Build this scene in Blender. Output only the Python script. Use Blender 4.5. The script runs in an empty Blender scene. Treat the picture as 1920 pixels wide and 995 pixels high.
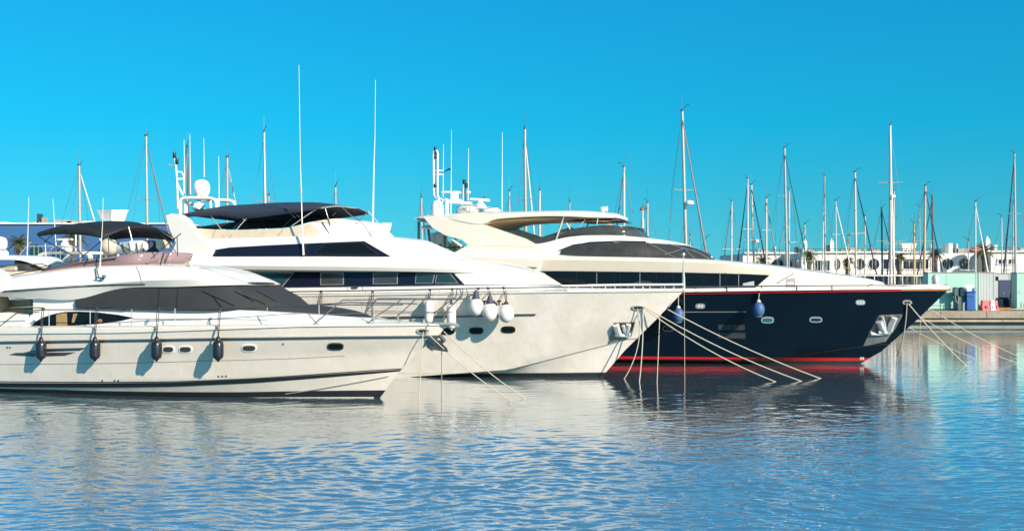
import bpy, math, random
from mathutils import Vector, Matrix
from mathutils.bvhtree import BVHTree
from mathutils.geometry import delaunay_2d_cdt

# ---------------------------------------------------------------- camera, sky, sun, exposure
SC = bpy.context.scene
COL = SC.collection
F, H, HY = 2100.0, 3.8, 516.0           # focal length in photo pixels, eye height above the water, horizon row
cam_d = bpy.data.cameras.new("camera")
cam = bpy.data.objects.new("camera", cam_d)
COL.objects.link(cam)
cam_d.sensor_fit = 'HORIZONTAL'
cam_d.sensor_width = 36.0
cam_d.lens = 36.0 * F / 1920.0
cam_d.shift_y = (HY - 497.5) / 1920.0
cam_d.clip_start, cam_d.clip_end = 0.5, 6000.0
cam.location = (0, 0, H)
cam.rotation_euler = (math.radians(90), 0, 0)
SC.camera = cam

SUN = Vector((0.583, -0.631, 0.43)).normalized()   # direction towards the sun
EL = math.asin(SUN.z)
AZ = math.atan2(SUN.x, SUN.y)
world = bpy.data.worlds.new("World")
SC.world = world
world.use_nodes = True
nt = world.node_tree
nt.nodes.clear()
sky = nt.nodes.new("ShaderNodeTexSky")
sky.sky_type = 'NISHITA'
sky.sun_disc = False
sky.sun_elevation = EL
sky.sun_rotation = AZ
sky.altitude = 0
sky.air_density, sky.dust_density, sky.ozone_density = 1.0, 0.2, 2.0
hsv = nt.nodes.new("ShaderNodeHueSaturation")
hsv.inputs['Hue'].default_value = 0.5
hsv.inputs['Saturation'].default_value = 1.45
hsv.inputs['Value'].default_value = 1.0
bg = nt.nodes.new("ShaderNodeBackground")
bg.inputs['Strength'].default_value = 0.142
wo = nt.nodes.new("ShaderNodeOutputWorld")
tcw = nt.nodes.new("ShaderNodeTexCoord")
sep = nt.nodes.new("ShaderNodeSeparateXYZ")
mz = nt.nodes.new("ShaderNodeMath")
mz.operation = 'MULTIPLY_ADD'
mz.inputs[1].default_value, mz.inputs[2].default_value = 0.85, 0.25     # lifts the pale band at the horizon: the photograph's sky is clear blue down to the roofs
cmb = nt.nodes.new("ShaderNodeCombineXYZ")
nrm = nt.nodes.new("ShaderNodeVectorMath")
nrm.operation = 'NORMALIZE'
tint = nt.nodes.new("ShaderNodeMixRGB")
tint.blend_type = 'MULTIPLY'
tint.inputs['Fac'].default_value = 1.0
tr = nt.nodes.new("ShaderNodeValToRGB")            # clear Mediterranean blue low down, more neutral overhead
el = tr.color_ramp.elements
el[0].position, el[0].color = 0.0, (0.80, 1.10, 0.63, 1)
el[1].position, el[1].color = 0.13, (0.20, 1.26, 0.90, 1)
for pos_, c_ in ((0.25, (0.30, 1.24, 0.99, 1)), (0.38, (1.7, 1.26, 0.97, 1)), (0.6, (2.5, 1.32, 0.90, 1))):
    e_ = el.new(pos_)
    e_.color = c_
nt.links.new(tcw.outputs['Generated'], sep.inputs[0])
nt.links.new(sep.outputs['Z'], mz.inputs[0])
nt.links.new(sep.outputs['X'], cmb.inputs['X'])
nt.links.new(sep.outputs['Y'], cmb.inputs['Y'])
nt.links.new(mz.outputs[0], cmb.inputs['Z'])
nt.links.new(cmb.outputs[0], nrm.inputs[0])
nt.links.new(nrm.outputs[0], sky.inputs['Vector'])
nt.links.new(sky.outputs[0], hsv.inputs['Color'])
nt.links.new(sep.outputs['Z'], tr.inputs['Fac'])
nt.links.new(tr.outputs['Color'], tint.inputs['Color2'])
nt.links.new(hsv.outputs[0], tint.inputs['Color1'])
nt.links.new(tint.outputs[0], bg.inputs['Color'])
nt.links.new(bg.outputs[0], wo.inputs['Surface'])

sl = bpy.data.lights.new("sun", 'SUN')
sl.energy = 5.0
sl.angle = math.radians(0.5)
sl.color = (1.0, 0.86, 0.71)
so = bpy.data.objects.new("sun", sl)
COL.objects.link(so)
so.rotation_euler = SUN.to_track_quat('Z', 'Y').to_euler()
so.location = (0, 0, 60)

SC.view_settings.view_transform = 'Standard'
SC.view_settings.look = 'None'
SC.view_settings.exposure = 0.57
SC.view_settings.gamma = 1.0
SC.view_settings.use_curve_mapping = False
SC.cycles.max_bounces = 8
SC.cycles.caustics_reflective = False
SC.cycles.caustics_refractive = False

random.seed(7)

# ---------------------------------------------------------------- materials
MAT = {}
def mat(name, base, rough=0.5, metal=0.0, coat=0.0, var=0.0, vs=3.0, bump=0.0, bs=30.0, trans=0.0, streak=0.0, spec=0.5):
    """Principled material; var mixes a little darker wear through a noise, streak adds vertical dirt runs, bump a fine surface relief."""
    m = bpy.data.materials.new(name)
    m.use_nodes = True
    n, l = m.node_tree.nodes, m.node_tree.links
    b = n['Principled BSDF']
    b.inputs['Base Color'].default_value = (*base, 1)
    b.inputs['Roughness'].default_value = rough
    b.inputs['Metallic'].default_value = metal
    b.inputs['Coat Weight'].default_value = coat
    b.inputs['Coat Roughness'].default_value = 0.06
    b.inputs['Transmission Weight'].default_value = trans
    b.inputs['Specular IOR Level'].default_value = spec
    tc = n.new('ShaderNodeTexCoord')
    if var > 0 or streak > 0:
        no = n.new('ShaderNodeTexNoise')
        no.inputs['Scale'].default_value = vs
        no.inputs['Detail'].default_value = 6
        no.inputs['Roughness'].default_value = 0.65
        l.new(tc.outputs['Object'], no.inputs['Vector'])
        r = n.new('ShaderNodeValToRGB')
        r.color_ramp.elements[0].position = 0.3
        r.color_ramp.elements[1].position = 0.7
        k = 1 - var
        r.color_ramp.elements[0].color = (base[0]*k, base[1]*k*0.98, base[2]*k*0.93, 1)
        r.color_ramp.elements[1].color = (*base, 1)
        l.new(no.outputs['Fac'], r.inputs['Fac'])
        out = r.outputs['Color']
        if streak > 0:
            mp = n.new('ShaderNodeMapping')
            mp.inputs['Scale'].default_value = (5.0, 5.0, 0.35)
            l.new(tc.outputs['Object'], mp.inputs['Vector'])
            n2 = n.new('ShaderNodeTexNoise')
            n2.inputs['Scale'].default_value = 1.6
            n2.inputs['Detail'].default_value = 5
            l.new(mp.outputs[0], n2.inputs['Vector'])
            r2 = n.new('ShaderNodeValToRGB')
            r2.color_ramp.elements[0].position = 0.56
            r2.color_ramp.elements[1].position = 0.75
            r2.color_ramp.elements[0].color = (0, 0, 0, 1)
            r2.color_ramp.elements[1].color = (streak, streak, streak, 1)
            l.new(n2.outputs['Fac'], r2.inputs['Fac'])
            mx = n.new('ShaderNodeMixRGB')
            mx.inputs['Color2'].default_value = (base[0]*0.62, base[1]*0.55, base[2]*0.42, 1)
            l.new(r2.outputs['Color'], mx.inputs['Fac'])
            l.new(out, mx.inputs['Color1'])
            out = mx.outputs['Color']
        l.new(out, b.inputs['Base Color'])
    if bump > 0:
        nb = n.new('ShaderNodeTexNoise')
        nb.inputs['Scale'].default_value = bs
        nb.inputs['Detail'].default_value = 4
        l.new(tc.outputs['Object'], nb.inputs['Vector'])
        bp = n.new('ShaderNodeBump')
        bp.inputs['Strength'].default_value = 1.0
        bp.inputs['Distance'].default_value = bump
        l.new(nb.outputs['Fac'], bp.inputs['Height'])
        l.new(bp.outputs[0], b.inputs['Normal'])
    MAT[name] = m
    return m

mat('hull_cream', (0.81, 0.735, 0.65), 0.2, coat=0.8, var=0.12, vs=0.8, streak=0.15, bump=0.022, bs=0.9)  # wear, with mottle and bumps raised to imitate light rippling off water
mat('hull_white', (0.84, 0.77, 0.695), 0.18, coat=0.9, var=0.15, vs=0.9, streak=0.18, bump=0.042, bs=0.8)  # weathered tone plus stronger mottling that imitates rippling water light
mat('hull_navy', (0.002, 0.008, 0.016), 0.14, coat=0.08, spec=0.35, var=0.3, vs=0.8, bump=0.004, bs=1.0)
mat('gelcoat', (0.86, 0.82, 0.765), 0.25, coat=0.4, var=0.03, vs=1.5, bump=0.002, bs=1.2)
mat('gelcoat_warm', (0.87, 0.80, 0.69), 0.28, coat=0.4, var=0.03, vs=1.5, bump=0.002, bs=1.2)
mat('gelcoat_beige', (0.66, 0.58, 0.46), 0.3, coat=0.3, var=0.06, vs=1.5)
mat('deck', (0.72, 0.70, 0.64), 0.6, var=0.08, vs=4, bump=0.002, bs=60)
mat('antifoul', (0.012, 0.014, 0.018), 0.5, var=0.4, vs=5)
mat('black_line', (0.015, 0.015, 0.016), 0.35)
mat('black_rubber', (0.014, 0.016, 0.02), 0.3, coat=0.2, var=0.3, vs=9, bump=0.003, bs=20)
mat('grey_line', (0.30, 0.30, 0.29), 0.35)
mat('red_paint', (0.62, 0.015, 0.012), 0.3, coat=0.3, var=0.12, vs=3)
mat('teak', (0.50, 0.20, 0.05), 0.4, coat=0.5, var=0.35, vs=6)
mat('cover_grey', (0.027, 0.029, 0.032), 0.75, var=0.2, vs=3, bump=0.012, bs=4)
mat('cover_black', (0.011, 0.013, 0.016), 0.7, var=0.2, vs=3, bump=0.012, bs=3)
mat('cover_navy', (0.028, 0.036, 0.062), 0.7, var=0.2, vs=3, bump=0.015, bs=3)
mat('canvas_beige', (0.66, 0.56, 0.43), 0.8, var=0.12, vs=4, bump=0.02, bs=4)
mat('cushion', (0.48, 0.38, 0.28), 0.85, var=0.15, vs=6, bump=0.006, bs=12)
mat('mauve_acrylic', (0.28, 0.19, 0.205), 0.12, coat=0.6, var=0.1, vs=2)
mat('glass_dark', (0.006, 0.007, 0.008), 0.07, spec=0.3, bump=0.006, bs=1.5)
mat('glass_green', (0.02, 0.045, 0.045), 0.05, spec=0.6, bump=0.006, bs=1.5)
mat('glass_navy', (0.009, 0.011, 0.026), 0.13, spec=0.3, bump=0.004, bs=1.0)
mat('glass_grey', (0.06, 0.068, 0.07), 0.1, var=0.35, vs=2)
mat('lining_tan_bounce', (0.62, 0.44, 0.27), 0.6, var=0.1)  # tan deepened to imitate warm light bounced onto shaded cream
mat('seam_grey', (0.14, 0.14, 0.135), 0.5)
mat('mesh_grey', (0.046, 0.046, 0.044), 0.5, var=0.45, vs=2.2, bump=0.01, bs=5)
mat('interior_tan', (0.42, 0.27, 0.13), 0.6, var=0.3, vs=5)
mat('steel', (0.66, 0.64, 0.60), 0.3, 0.55, var=0.2, vs=8)
mat('rail_steel', (0.30, 0.29, 0.27), 0.3, 0.6, var=0.3, vs=6)
mat('chrome', (0.80, 0.79, 0.76), 0.2, 0.6)
mat('steel_dark', (0.16, 0.16, 0.16), 0.3, 0.8)
mat('steel_plate', (0.40, 0.39, 0.34), 0.2, 0.55, var=0.55, vs=5, bump=0.01, bs=5)
mat('galvanized', (0.72, 0.72, 0.70), 0.4, 0.3, var=0.2, vs=8)
mat('white_plastic', (0.86, 0.86, 0.84), 0.35, var=0.03, vs=4)
mat('white_vinyl', (0.82, 0.79, 0.74), 0.4, var=0.12, vs=7, streak=0.2)
mat('blue_vinyl', (0.05, 0.12, 0.29), 0.55, var=0.15, vs=8)
mat('navy_cone', (0.05, 0.055, 0.08), 0.5)
mat('rope', (0.68, 0.62, 0.50), 0.85, var=0.25, vs=14, bump=0.006, bs=60)
mat('rope_white', (0.54, 0.49, 0.40), 0.85, var=0.15, vs=14)
mat('rope_dark', (0.03, 0.03, 0.035), 0.8)
mat('alu', (0.48, 0.46, 0.43), 0.35, 0.35, var=0.15, vs=3)
mat('alu_dark', (0.12, 0.11, 0.11), 0.4, 0.3)
mat('alu_white', (0.58, 0.545, 0.49), 0.4, var=0.06, vs=3)
mat('alu_gold', (0.55, 0.40, 0.24), 0.4, 0.2, var=0.1)
mat('sail_white', (0.78, 0.76, 0.72), 0.8, var=0.1, vs=5)
mat('sail_navy', (0.015, 0.025, 0.10), 0.8)
mat('sail_green', (0.01, 0.10, 0.09), 0.8)
mat('sail_grey', (0.22, 0.22, 0.23), 0.8)
mat('wall_white', (0.84, 0.80, 0.74), 0.8, var=0.06, vs=0.6, streak=0.15)
mat('wall_blue', (0.035, 0.125, 0.30), 0.8, var=0.08, vs=0.4, streak=0.1)
mat('roof_grey', (0.34, 0.33, 0.31), 0.8, var=0.2, vs=1)
mat('window_far', (0.022, 0.028, 0.03), 0.2, spec=0.3, var=0.4, vs=1.2)
mat('window_teal', (0.008, 0.05, 0.07), 0.15)
mat('concrete', (0.36, 0.31, 0.24), 0.85, var=0.35, vs=1.3, bump=0.02, bs=6, streak=0.4)
mat('concrete_warm', (0.46, 0.38, 0.27), 0.85, var=0.3, vs=1.3, bump=0.02, bs=6, streak=0.4)
mat('concrete_grey', (0.27, 0.30, 0.29), 0.85, var=0.35, vs=1.0, bump=0.02, bs=5, streak=0.7)
mat('weed', (0.012, 0.016, 0.012), 0.7, var=0.5, vs=4)
mat('asphalt', (0.20, 0.19, 0.17), 0.9, var=0.2, vs=0.8)
mat('mint_paint', (0.33, 0.58, 0.50), 0.55, var=0.07, vs=0.9, streak=0.12)
mat('grey_paint', (0.42, 0.47, 0.47), 0.55, var=0.1, vs=1.0, streak=0.15)
mat('navy_panel', (0.02, 0.04, 0.10), 0.5)
mat('blue_plastic', (0.01, 0.10, 0.36), 0.4, var=0.12, vs=3)
mat('blue_tarp', (0.02, 0.16, 0.55), 0.5)
mat('red_plastic', (0.70, 0.03, 0.05), 0.4, var=0.12, vs=4)
mat('orange_tile', (0.70, 0.09, 0.05), 0.6)
mat('amber', (0.75, 0.28, 0.03), 0.3)
mat('palm_trunk', (0.16, 0.11, 0.07), 0.9, var=0.4, vs=6, bump=0.05, bs=6)
mat('palm_leaf', (0.11, 0.12, 0.04), 0.6, var=0.35, vs=1.5)
mat('palm_dry', (0.22, 0.15, 0.07), 0.8, var=0.3, vs=2)
mat('lens', (0.75, 0.75, 0.72), 0.15)
mat('green_glass', (0.04, 0.22, 0.15), 0.1, var=0.3, vs=10)
M = MAT

# ---------------------------------------------------------------- mesh helpers
def sgn_area(poly):
    return sum(a[0]*b[1]-b[0]*a[1] for a, b in zip(poly, poly[1:]+poly[:1]))

class MB:
    """Collects boxes, tubes, lathes, grids and prisms; build() links them as one mesh object."""
    def __init__(s):
        s.v, s.f = [], []
    def add(s, vs, fs):
        o = len(s.v)
        s.v += [Vector(v) for v in vs]
        s.f += [tuple(o+i for i in f) for f in fs]
        return s
    def box(s, c, d, rz=0.0, ry=0.0, bev=0.0):
        c = Vector(c)
        R = Matrix.Rotation(rz, 3, 'Z') @ Matrix.Rotation(ry, 3, 'Y')
        x, y, z = d[0]/2, d[1]/2, d[2]/2
        if bev <= 0:
            vs = [c + R @ Vector((a*x, b*y, e*z)) for e in (-1, 1) for a, b in ((-1,-1),(1,-1),(1,1),(-1,1))]
            return s.add(vs, [(3,2,1,0),(4,5,6,7),(0,1,5,4),(1,2,6,5),(2,3,7,6),(3,0,4,7)])
        b2 = bev
        ring = []
        for (ex, ez) in ((b2, -z), (0, -z+b2), (0, z-b2), (b2, z)):
            X, Y = x-ex, y-ex
            k = min(b2, X*0.5, Y*0.5)
            ring.append([c + R @ Vector(p+(ez,)) for p in ((-X+k,-Y),(X-k,-Y),(X,-Y+k),(X,Y-k),(X-k,Y),(-X+k,Y),(-X,Y-k),(-X,-Y+k))])
        return s.grid(ring, wrap=True, cap=True)
    def grid(s, rows, wrap=False, cap=False):
        n = len(rows[0])
        vs = [p for r in rows for p in r]
        fs = []
        for i in range(len(rows)-1):
            for j in range(n if wrap else n-1):
                a, b = i*n+j, i*n+(j+1) % n
                fs.append((a, b, b+n, a+n))
        if cap:
            fs.append(tuple(reversed(range(n))))
            fs.append(tuple(range((len(rows)-1)*n, len(rows)*n)))
        return s.add(vs, fs)
    def tube(s, pts, r, n=6, closed=False, flat=1.0):
        pts = [Vector(p) for p in pts]
        m = len(pts)
        rs = r if isinstance(r, (list, tuple)) else [r]*m
        up = Vector((0.13, 0.2, 1)).normalized()
        rows = []
        for i, p in enumerate(pts):
            if closed:
                t = pts[(i+1) % m]-pts[i-1]
            else:
                t = pts[min(i+1, m-1)]-pts[max(i-1, 0)]
            if t.length < 1e-9:
                t = Vector((0, 0, 1))
            t.normalize()
            u = up - t*up.dot(t)
            if u.length < 0.05:
                u = Vector((1, 0.1, 0)) - t*t.x
            u.normalize()
            w = t.cross(u)
            up = u
            rows.append([p + (u*math.cos(2*math.pi*k/n)*flat + w*math.sin(2*math.pi*k/n))*rs[i] for k in range(n)])
        if closed:
            rows.append(rows[0])
            return s.grid(rows, wrap=True)
        return s.grid(rows, wrap=True, cap=True)
    def lathe(s, prof, o=(0,0,0), n=18, axis=None):
        o = Vector(o)
        q = axis.to_track_quat('Z', 'Y').to_matrix() if axis is not None else Matrix.Identity(3)
        rows = [[o + q @ Vector((r*math.cos(2*math.pi*k/n), r*math.sin(2*math.pi*k/n), z)) for k in range(n)] for r, z in prof]
        return s.grid(rows, wrap=True, cap=True)
    def prism(s, poly, ext):
        n = len(poly)
        ext = Vector(ext)
        vs = [Vector(p) for p in poly] + [Vector(p)+ext for p in poly]
        return s.add(vs, [tuple(range(n)), tuple(range(2*n-1, n-1, -1))] + [(i, (i+1) % n, (i+1) % n+n, i+n) for i in range(n)])
    def mirror(s):
        o = len(s.v)
        s.v += [Vector((v.x, -v.y, v.z)) for v in s.v]
        s.f += [tuple(o+i for i in reversed(f)) for f in s.f]
        return s
    def shift(s, d):
        d = Vector(d)
        s.v = [v-d for v in s.v]
        return s
    def bvh(s):
        return BVHTree.FromPolygons(s.v, s.f)
    def build(s, name, m, parent=None, smooth=35, loc=None, weld=True, solid=0.0, recalc=True):
        import bmesh
        me = bpy.data.meshes.new(name)
        me.from_pydata([tuple(v) for v in s.v], [], s.f)
        bm = bmesh.new()
        bm.from_mesh(me)
        if weld:
            bmesh.ops.remove_doubles(bm, verts=bm.verts, dist=0.0005)
            bmesh.ops.dissolve_degenerate(bm, dist=0.0004, edges=bm.edges)
        if recalc:
            bmesh.ops.recalc_face_normals(bm, faces=bm.faces)
        bm.to_mesh(me)
        bm.free()
        if smooth:
            me.shade_smooth()
            me.set_sharp_from_angle(angle=math.radians(smooth))
        me.materials.append(m)
        o = bpy.data.objects.new(name, me)
        COL.objects.link(o)
        if loc is not None:
            o.location = loc
        if parent is not None:
            o.parent = parent
        if solid:
            md = o.modifiers.new('thickness', 'SOLIDIFY')
            md.thickness = solid
            md.offset = 0
        return o

def tag(o, label=None, cat=None, group=None, kind=None):
    for k, v in (('label', label), ('category', cat), ('group', group), ('kind', kind)):
        if v:
            o[k] = v
    return o

def thing(name, label, cat, loc=(0,0,0), rz=0.0, group=None):
    o = bpy.data.objects.new(name, None)
    COL.objects.link(o)
    o.empty_display_size = 0.3
    o.location = loc
    o.rotation_euler = (0, 0, rz)
    return tag(o, label, cat, group)

def at(px, py, Y):
    """Point of the photo's ray through (px, py) at depth Y."""
    return Vector(((px-960)/F*Y, Y, H-(py-HY)/F*Y))

def interp(pts, x):
    if x <= pts[0][0]:
        return pts[0][1]
    for (a, b), (c, d) in zip(pts, pts[1:]):
        if x <= c:
            t = (x-a)/(c-a)
            return b+(d-b)*t
    return pts[-1][1]

def spline(pts, n, lin=False):
    """n+1 points spread by length along a (Catmull-Rom or straight) curve through pts."""
    pts = [Vector(p) for p in pts]
    if lin or len(pts) < 3:
        dense = pts
    else:
        dense = []
        e = [pts[0]*2-pts[1]] + pts + [pts[-1]*2-pts[-2]]
        for i in range(1, len(e)-2):
            p0, p1, p2, p3 = e[i-1:i+3]
            t0 = 0.0
            t1 = t0+max((p1-p0).length, 1e-5)**0.5
            t2 = t1+max((p2-p1).length, 1e-5)**0.5
            t3 = t2+max((p3-p2).length, 1e-5)**0.5
            for k in range(8):
                t = t1+(t2-t1)*k/8
                a1 = p0*((t1-t)/(t1-t0))+p1*((t-t0)/(t1-t0))
                a2 = p1*((t2-t)/(t2-t1))+p2*((t-t1)/(t2-t1))
                a3 = p2*((t3-t)/(t3-t2))+p3*((t-t2)/(t3-t2))
                b1 = a1*((t2-t)/(t2-t0))+a2*((t-t0)/(t2-t0))
                b2 = a2*((t3-t)/(t3-t1))+a3*((t-t1)/(t3-t1))
                dense.append(b1*((t2-t)/(t2-t1))+b2*((t-t1)/(t2-t1)))
        dense.append(pts[-1])
    ln = [0.0]
    for a, b in zip(dense, dense[1:]):
        ln.append(ln[-1]+(b-a).length)
    out, j = [], 0
    for k in range(n+1):
        t = ln[-1]*k/n
        while j < len(ln)-2 and ln[j+1] < t:
            j += 1
        d = ln[j+1]-ln[j]
        out.append(dense[j].lerp(dense[j+1], (t-ln[j])/d if d > 1e-9 else 0))
    return out

def inside(p, poly):
    c = False
    for (x1, y1), (x2, y2) in zip(poly, poly[1:]+poly[:1]):
        if (y1 > p[1]) != (y2 > p[1]) and p[0] < (x2-x1)*(p[1]-y1)/(y2-y1)+x1:
            c = not c
    return c

def oval(cx, cy, w, h, n=20, sq=2.0):
    out = []
    for k in range(n):
        a = 2*math.pi*k/n
        c, s_ = math.cos(a), math.sin(a)
        out.append((cx+w/2*math.copysign(abs(c)**(2/sq), c), cy+h/2*math.copysign(abs(s_)**(2/sq), s_)))
    return out

def band(pts, w):
    """Outline of a strip w pixels wide along a polyline."""
    up, dn = [], []
    for i, p in enumerate(pts):
        a, b = pts[max(i-1, 0)], pts[min(i+1, len(pts)-1)]
        dx, dy = b[0]-a[0], b[1]-a[1]
        L = math.hypot(dx, dy) or 1
        ww = w[i] if isinstance(w, (list, tuple)) else w
        nx, ny = -dy/L*ww/2, dx/L*ww/2
        up.append((p[0]+nx, p[1]+ny))
        dn.append((p[0]-nx, p[1]-ny))
    return up+dn[::-1]

# ---------------------------------------------------------------- a boat's own frame: x forward, y to port, z up
class Boat:
    def __init__(s, name, label, cat, wl, head, group=None, Y=None):
        y = Y if Y else H*F/(wl[1]-HY)
        s.o = Vector(((wl[0]-960)/F*y, y, 0))
        th = math.radians(head)
        s.fw = Vector((math.cos(th), -math.sin(th), 0))
        s.pt = Vector((math.sin(th), math.cos(th), 0))
        s.root = thing(name, label, cat, s.o, -th, group)
        s.bv = {}
    def loc(s, w):
        d = Vector(w)-s.o
        return Vector((d.dot(s.fw), d.dot(s.pt), d.z))
    def wld(s, p):
        return s.o + s.fw*p.x + s.pt*p.y + Vector((0, 0, p.z))
    def P(s, px, py, v):
        """Local point seen at photo pixel (px, py) that lies v metres to starboard of the centreline; v may be a function of x."""
        d = Vector(((px-960)/F, 1, -(py-HY)/F))
        c = Vector((0, 0, H))
        vv = v(-5.0) if callable(v) else v
        for _ in range(8 if callable(v) else 1):
            t = (-vv + (s.o-c).dot(s.pt))/d.dot(s.pt)
            p = s.loc(c+d*t)
            if callable(v):
                vv = v(p.x)
        return p
    def line(s, pts, n=None, v=None, lin=False):
        q = [s.P(p[0], p[1], p[2] if len(p) > 2 else v) for p in pts]
        return spline(q, n, lin) if n else q
    def hit(s, px, py, bv):
        c = s.loc((0, 0, H))
        d = Vector(((px-960)/F, 1, -(py-HY)/F))
        dl = Vector((d.dot(s.fw), d.dot(s.pt), d.z)).normalized()
        best = None
        for jx, jy in ((0, 0), (1.3e-4, 0.7e-4), (-1.1e-4, 0.9e-4)):      # a ray can slip between two faces: take the nearest of three
            r = bv.ray_cast(c, (dl+Vector((jx, 0, jy))).normalized(), 400)
            if r[0] is not None and (best is None or r[3] < best[3]-0.05):
                best = r
        if best is None:
            return None, None, None, dl
        p, nrm, _, t = best
        if nrm.dot(dl) > 0:
            nrm = -nrm
        return p, nrm, t, dl
    def decal(s, name, poly, bv, m, parent=None, off=0.012, step=7, thick=0.03, smooth=35):
        """A solid panel that follows the surface bv: outline in photo pixels, offset off metres out along the normal."""
        pts = []
        for a, b in zip(poly, poly[1:]+poly[:1]):
            k = max(1, int(math.ceil(math.hypot(b[0]-a[0], b[1]-a[1])/step)))
            pts += [(a[0]+(b[0]-a[0])*i/k, a[1]+(b[1]-a[1])*i/k) for i in range(k)]
        if sgn_area(pts) < 0:
            pts.reverse()
        nb = len(pts)
        xs, ys = [p[0] for p in pts], [p[1] for p in pts]
        inner = []
        y = min(ys)+step/2
        while y < max(ys):
            x = min(xs)+step/2
            while x < max(xs):
                if inside((x, y), pts) and min((x-q[0])**2+(y-q[1])**2 for q in pts) > (0.45*step)**2:
                    inner.append((x, y))
                x += step
            y += step
        vs, es, fs, *_r = delaunay_2d_cdt([Vector(p) for p in pts+inner], [(i, (i+1) % nb) for i in range(nb)], [list(range(nb))], 1, 1e-4)
        c = s.loc((0, 0, H))
        hits = [s.hit(p[0], p[1], bv) for p in vs]
        ts = [h[2] for h in hits if h[2] is not None]
        if not ts:
            return None
        tm = sorted(ts)[len(ts)//2]
        top, bot = [], []
        for h in hits:
            if h[0] is None or abs(h[2]-tm) > 6:
                q = c+h[3]*tm
                p, nrm, _, _ = bv.find_nearest(q)
                if nrm.dot(h[3]) > 0:
                    nrm = -nrm
            else:
                p, nrm = h[0], h[1]
            top.append(p+nrm*off)
            bot.append(p-nrm*thick)
        cnt = {}
        for f in fs:
            for a, b in zip(f, f[1:]+f[:1]):
                cnt[(min(a, b), max(a, b))] = cnt.get((min(a, b), max(a, b)), 0)+1
        mb = MB()
        n = len(vs)
        faces = [tuple(f) for f in fs]
        faces += [(a, b, b+n, a+n) for (a, b), k in cnt.items() if k == 1]
        mb.add(top+bot, faces)
        return mb.build(name, m, parent or s.root, smooth, weld=False)
    def shell(s, name, lines, m, n=40, crown=0.08, cross=6, parent=None, lin=False, bottom=True, smooth=35, key=None, solid=0.0):
        """Closed body from starboard lines (bottom to top), mirrored to port, with a crowned top."""
        rows = [s.line(l, n, lin=lin) for l in lines]
        top = rows[-1]
        cr = []
        for k in range(1, cross):
            t = k/cross
            cr.append([Vector((p.x, p.y*(1-2*t), p.z+crown*min(1, abs(p.y))*4*t*(1-t))) for p in top])
        port = [[Vector((p.x, -p.y, p.z)) for p in r] for r in reversed(rows)]
        allr = rows+cr+port
        if bottom:
            allr = allr+[rows[0]]
        mb = MB().grid(allr)
        k = n+1
        R = len(allr)-(1 if bottom else 0)
        mb.f = [t for f in mb.f for t in ((f[0], f[1], f[2]), (f[0], f[2], f[3]))]
        mb.f.append(tuple(i*k for i in range(R)))
        mb.f.append(tuple(i*k+n for i in reversed(range(R))))
        s.bv[key or name] = mb.bvh()
        return mb.build(name, m, parent or s.root, smooth)
    def sheet(s, name, lines, m, n=30, parent=None, thick=0.025, lin=False, key=None, mir=True, smooth=50):
        rows = [s.line(l, n, lin=lin) for l in lines]
        mb = MB().grid(rows)
        s.bv[key or name] = mb.bvh()
        if mir:
            mb.mirror()
        return mb.build(name, m, parent or s.root, smooth, solid=thick)
    def canopy(s, name, lines, m, n=24, parent=None, thick=0.03, sag=0.0):
        """Fabric roof: starboard edge, shoulder ... centre line, mirrored to port."""
        rows = [s.line(l, n) for l in lines]
        rows = rows+[[Vector((p.x, -p.y, p.z)) for p in r] for r in reversed(rows[:-1])]
        return MB().grid(rows).build(name, m, parent or s.root, 60, solid=thick)
    def rod(s, name, pts, r, m, parent=None, n=6, mir=False, smooth=None):
        mb = MB().tube(s.line(pts, smooth) if smooth else s.line(pts), r, n)
        if mir:
            mb.mirror()
        return mb.build(name, m, parent or s.root, 60)

def make_hull(b, levels, xst, m, n=46, sub=4, deck=True, deckmat=None, drop=0.0, name='hull'):
    """Hull lofted through level lines from keel to sheer. level = (stem x, [(x, z)...], half beam, entry length, fullness)."""
    def row(lv):
        xs, zp, B, E, p = lv
        L = xs-xst
        r = []
        for k in range(n+1):
            x = xs-L*(k/n)**1.7
            d = min(1.0, (xs-x)/E)
            hb = B*(1-(1-d)**p)
            a = max(0.0, ((xs-x)/L-0.55)/0.45)
            hb *= 1-0.12*a*a
            r.append(Vector((x, -hb, interp(zp, x))))
        return r
    main = [row(l) for l in levels]
    rows = []
    for a, c in zip(main, main[1:]):
        for k in range(sub):
            rows.append([p.lerp(q, k/sub) for p, q in zip(a, c)])
    rows.append(main[-1])
    mb = MB().grid(rows)
    k = n+1
    mb.mirror()
    off = len(rows)*k
    mb.f.append(tuple([i*k+n for i in range(len(rows))]+[off+i*k+n for i in reversed(range(len(rows)))]))
    mb.f.append(tuple(range(0, k)) + tuple(off+i for i in reversed(range(1, k))))
    b.bv['hull'] = mb.bvh()
    b.rows = rows
    h = mb.build(name, m, b.root, 24)
    sh = main[-1]
    def sheer(x):
        pts = sorted((p.x, -p.y) for p in sh)
        return interp(pts, x)
    b.sheer = sheer
    if deck:
        dk = []
        for j in range(7):
            t = j/6
            dk.append([Vector((p.x-0.03, p.y*0.985*(1-2*t), p.z-drop+0.12*min(1, abs(p.y)/2)*4*t*(1-t))) for p in sh])
        MB().grid(dk).build('deck', deckmat or M['deck'], b.root, 60)
    return h

def porthole(b, cx, cy, w, h, bv, sq=3.0, glass='glass_dark', ring='chrome'):
    f = b.decal('porthole', oval(cx, cy, w, h, 24, sq), bv, M[ring], off=0.018, step=20)
    if f:
        b.decal('glass', oval(cx, cy, w-4.6, h-4.4, 24, sq), bv, M[glass], f, off=0.026, step=20)
    return f

def hz(b, px, py):
    p, _, _, _ = b.hit(px, py, b.bv['hull'])
    if p is None:
        p = b.P(px, py, 0.0)
    return (p.x, p.z)

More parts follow.
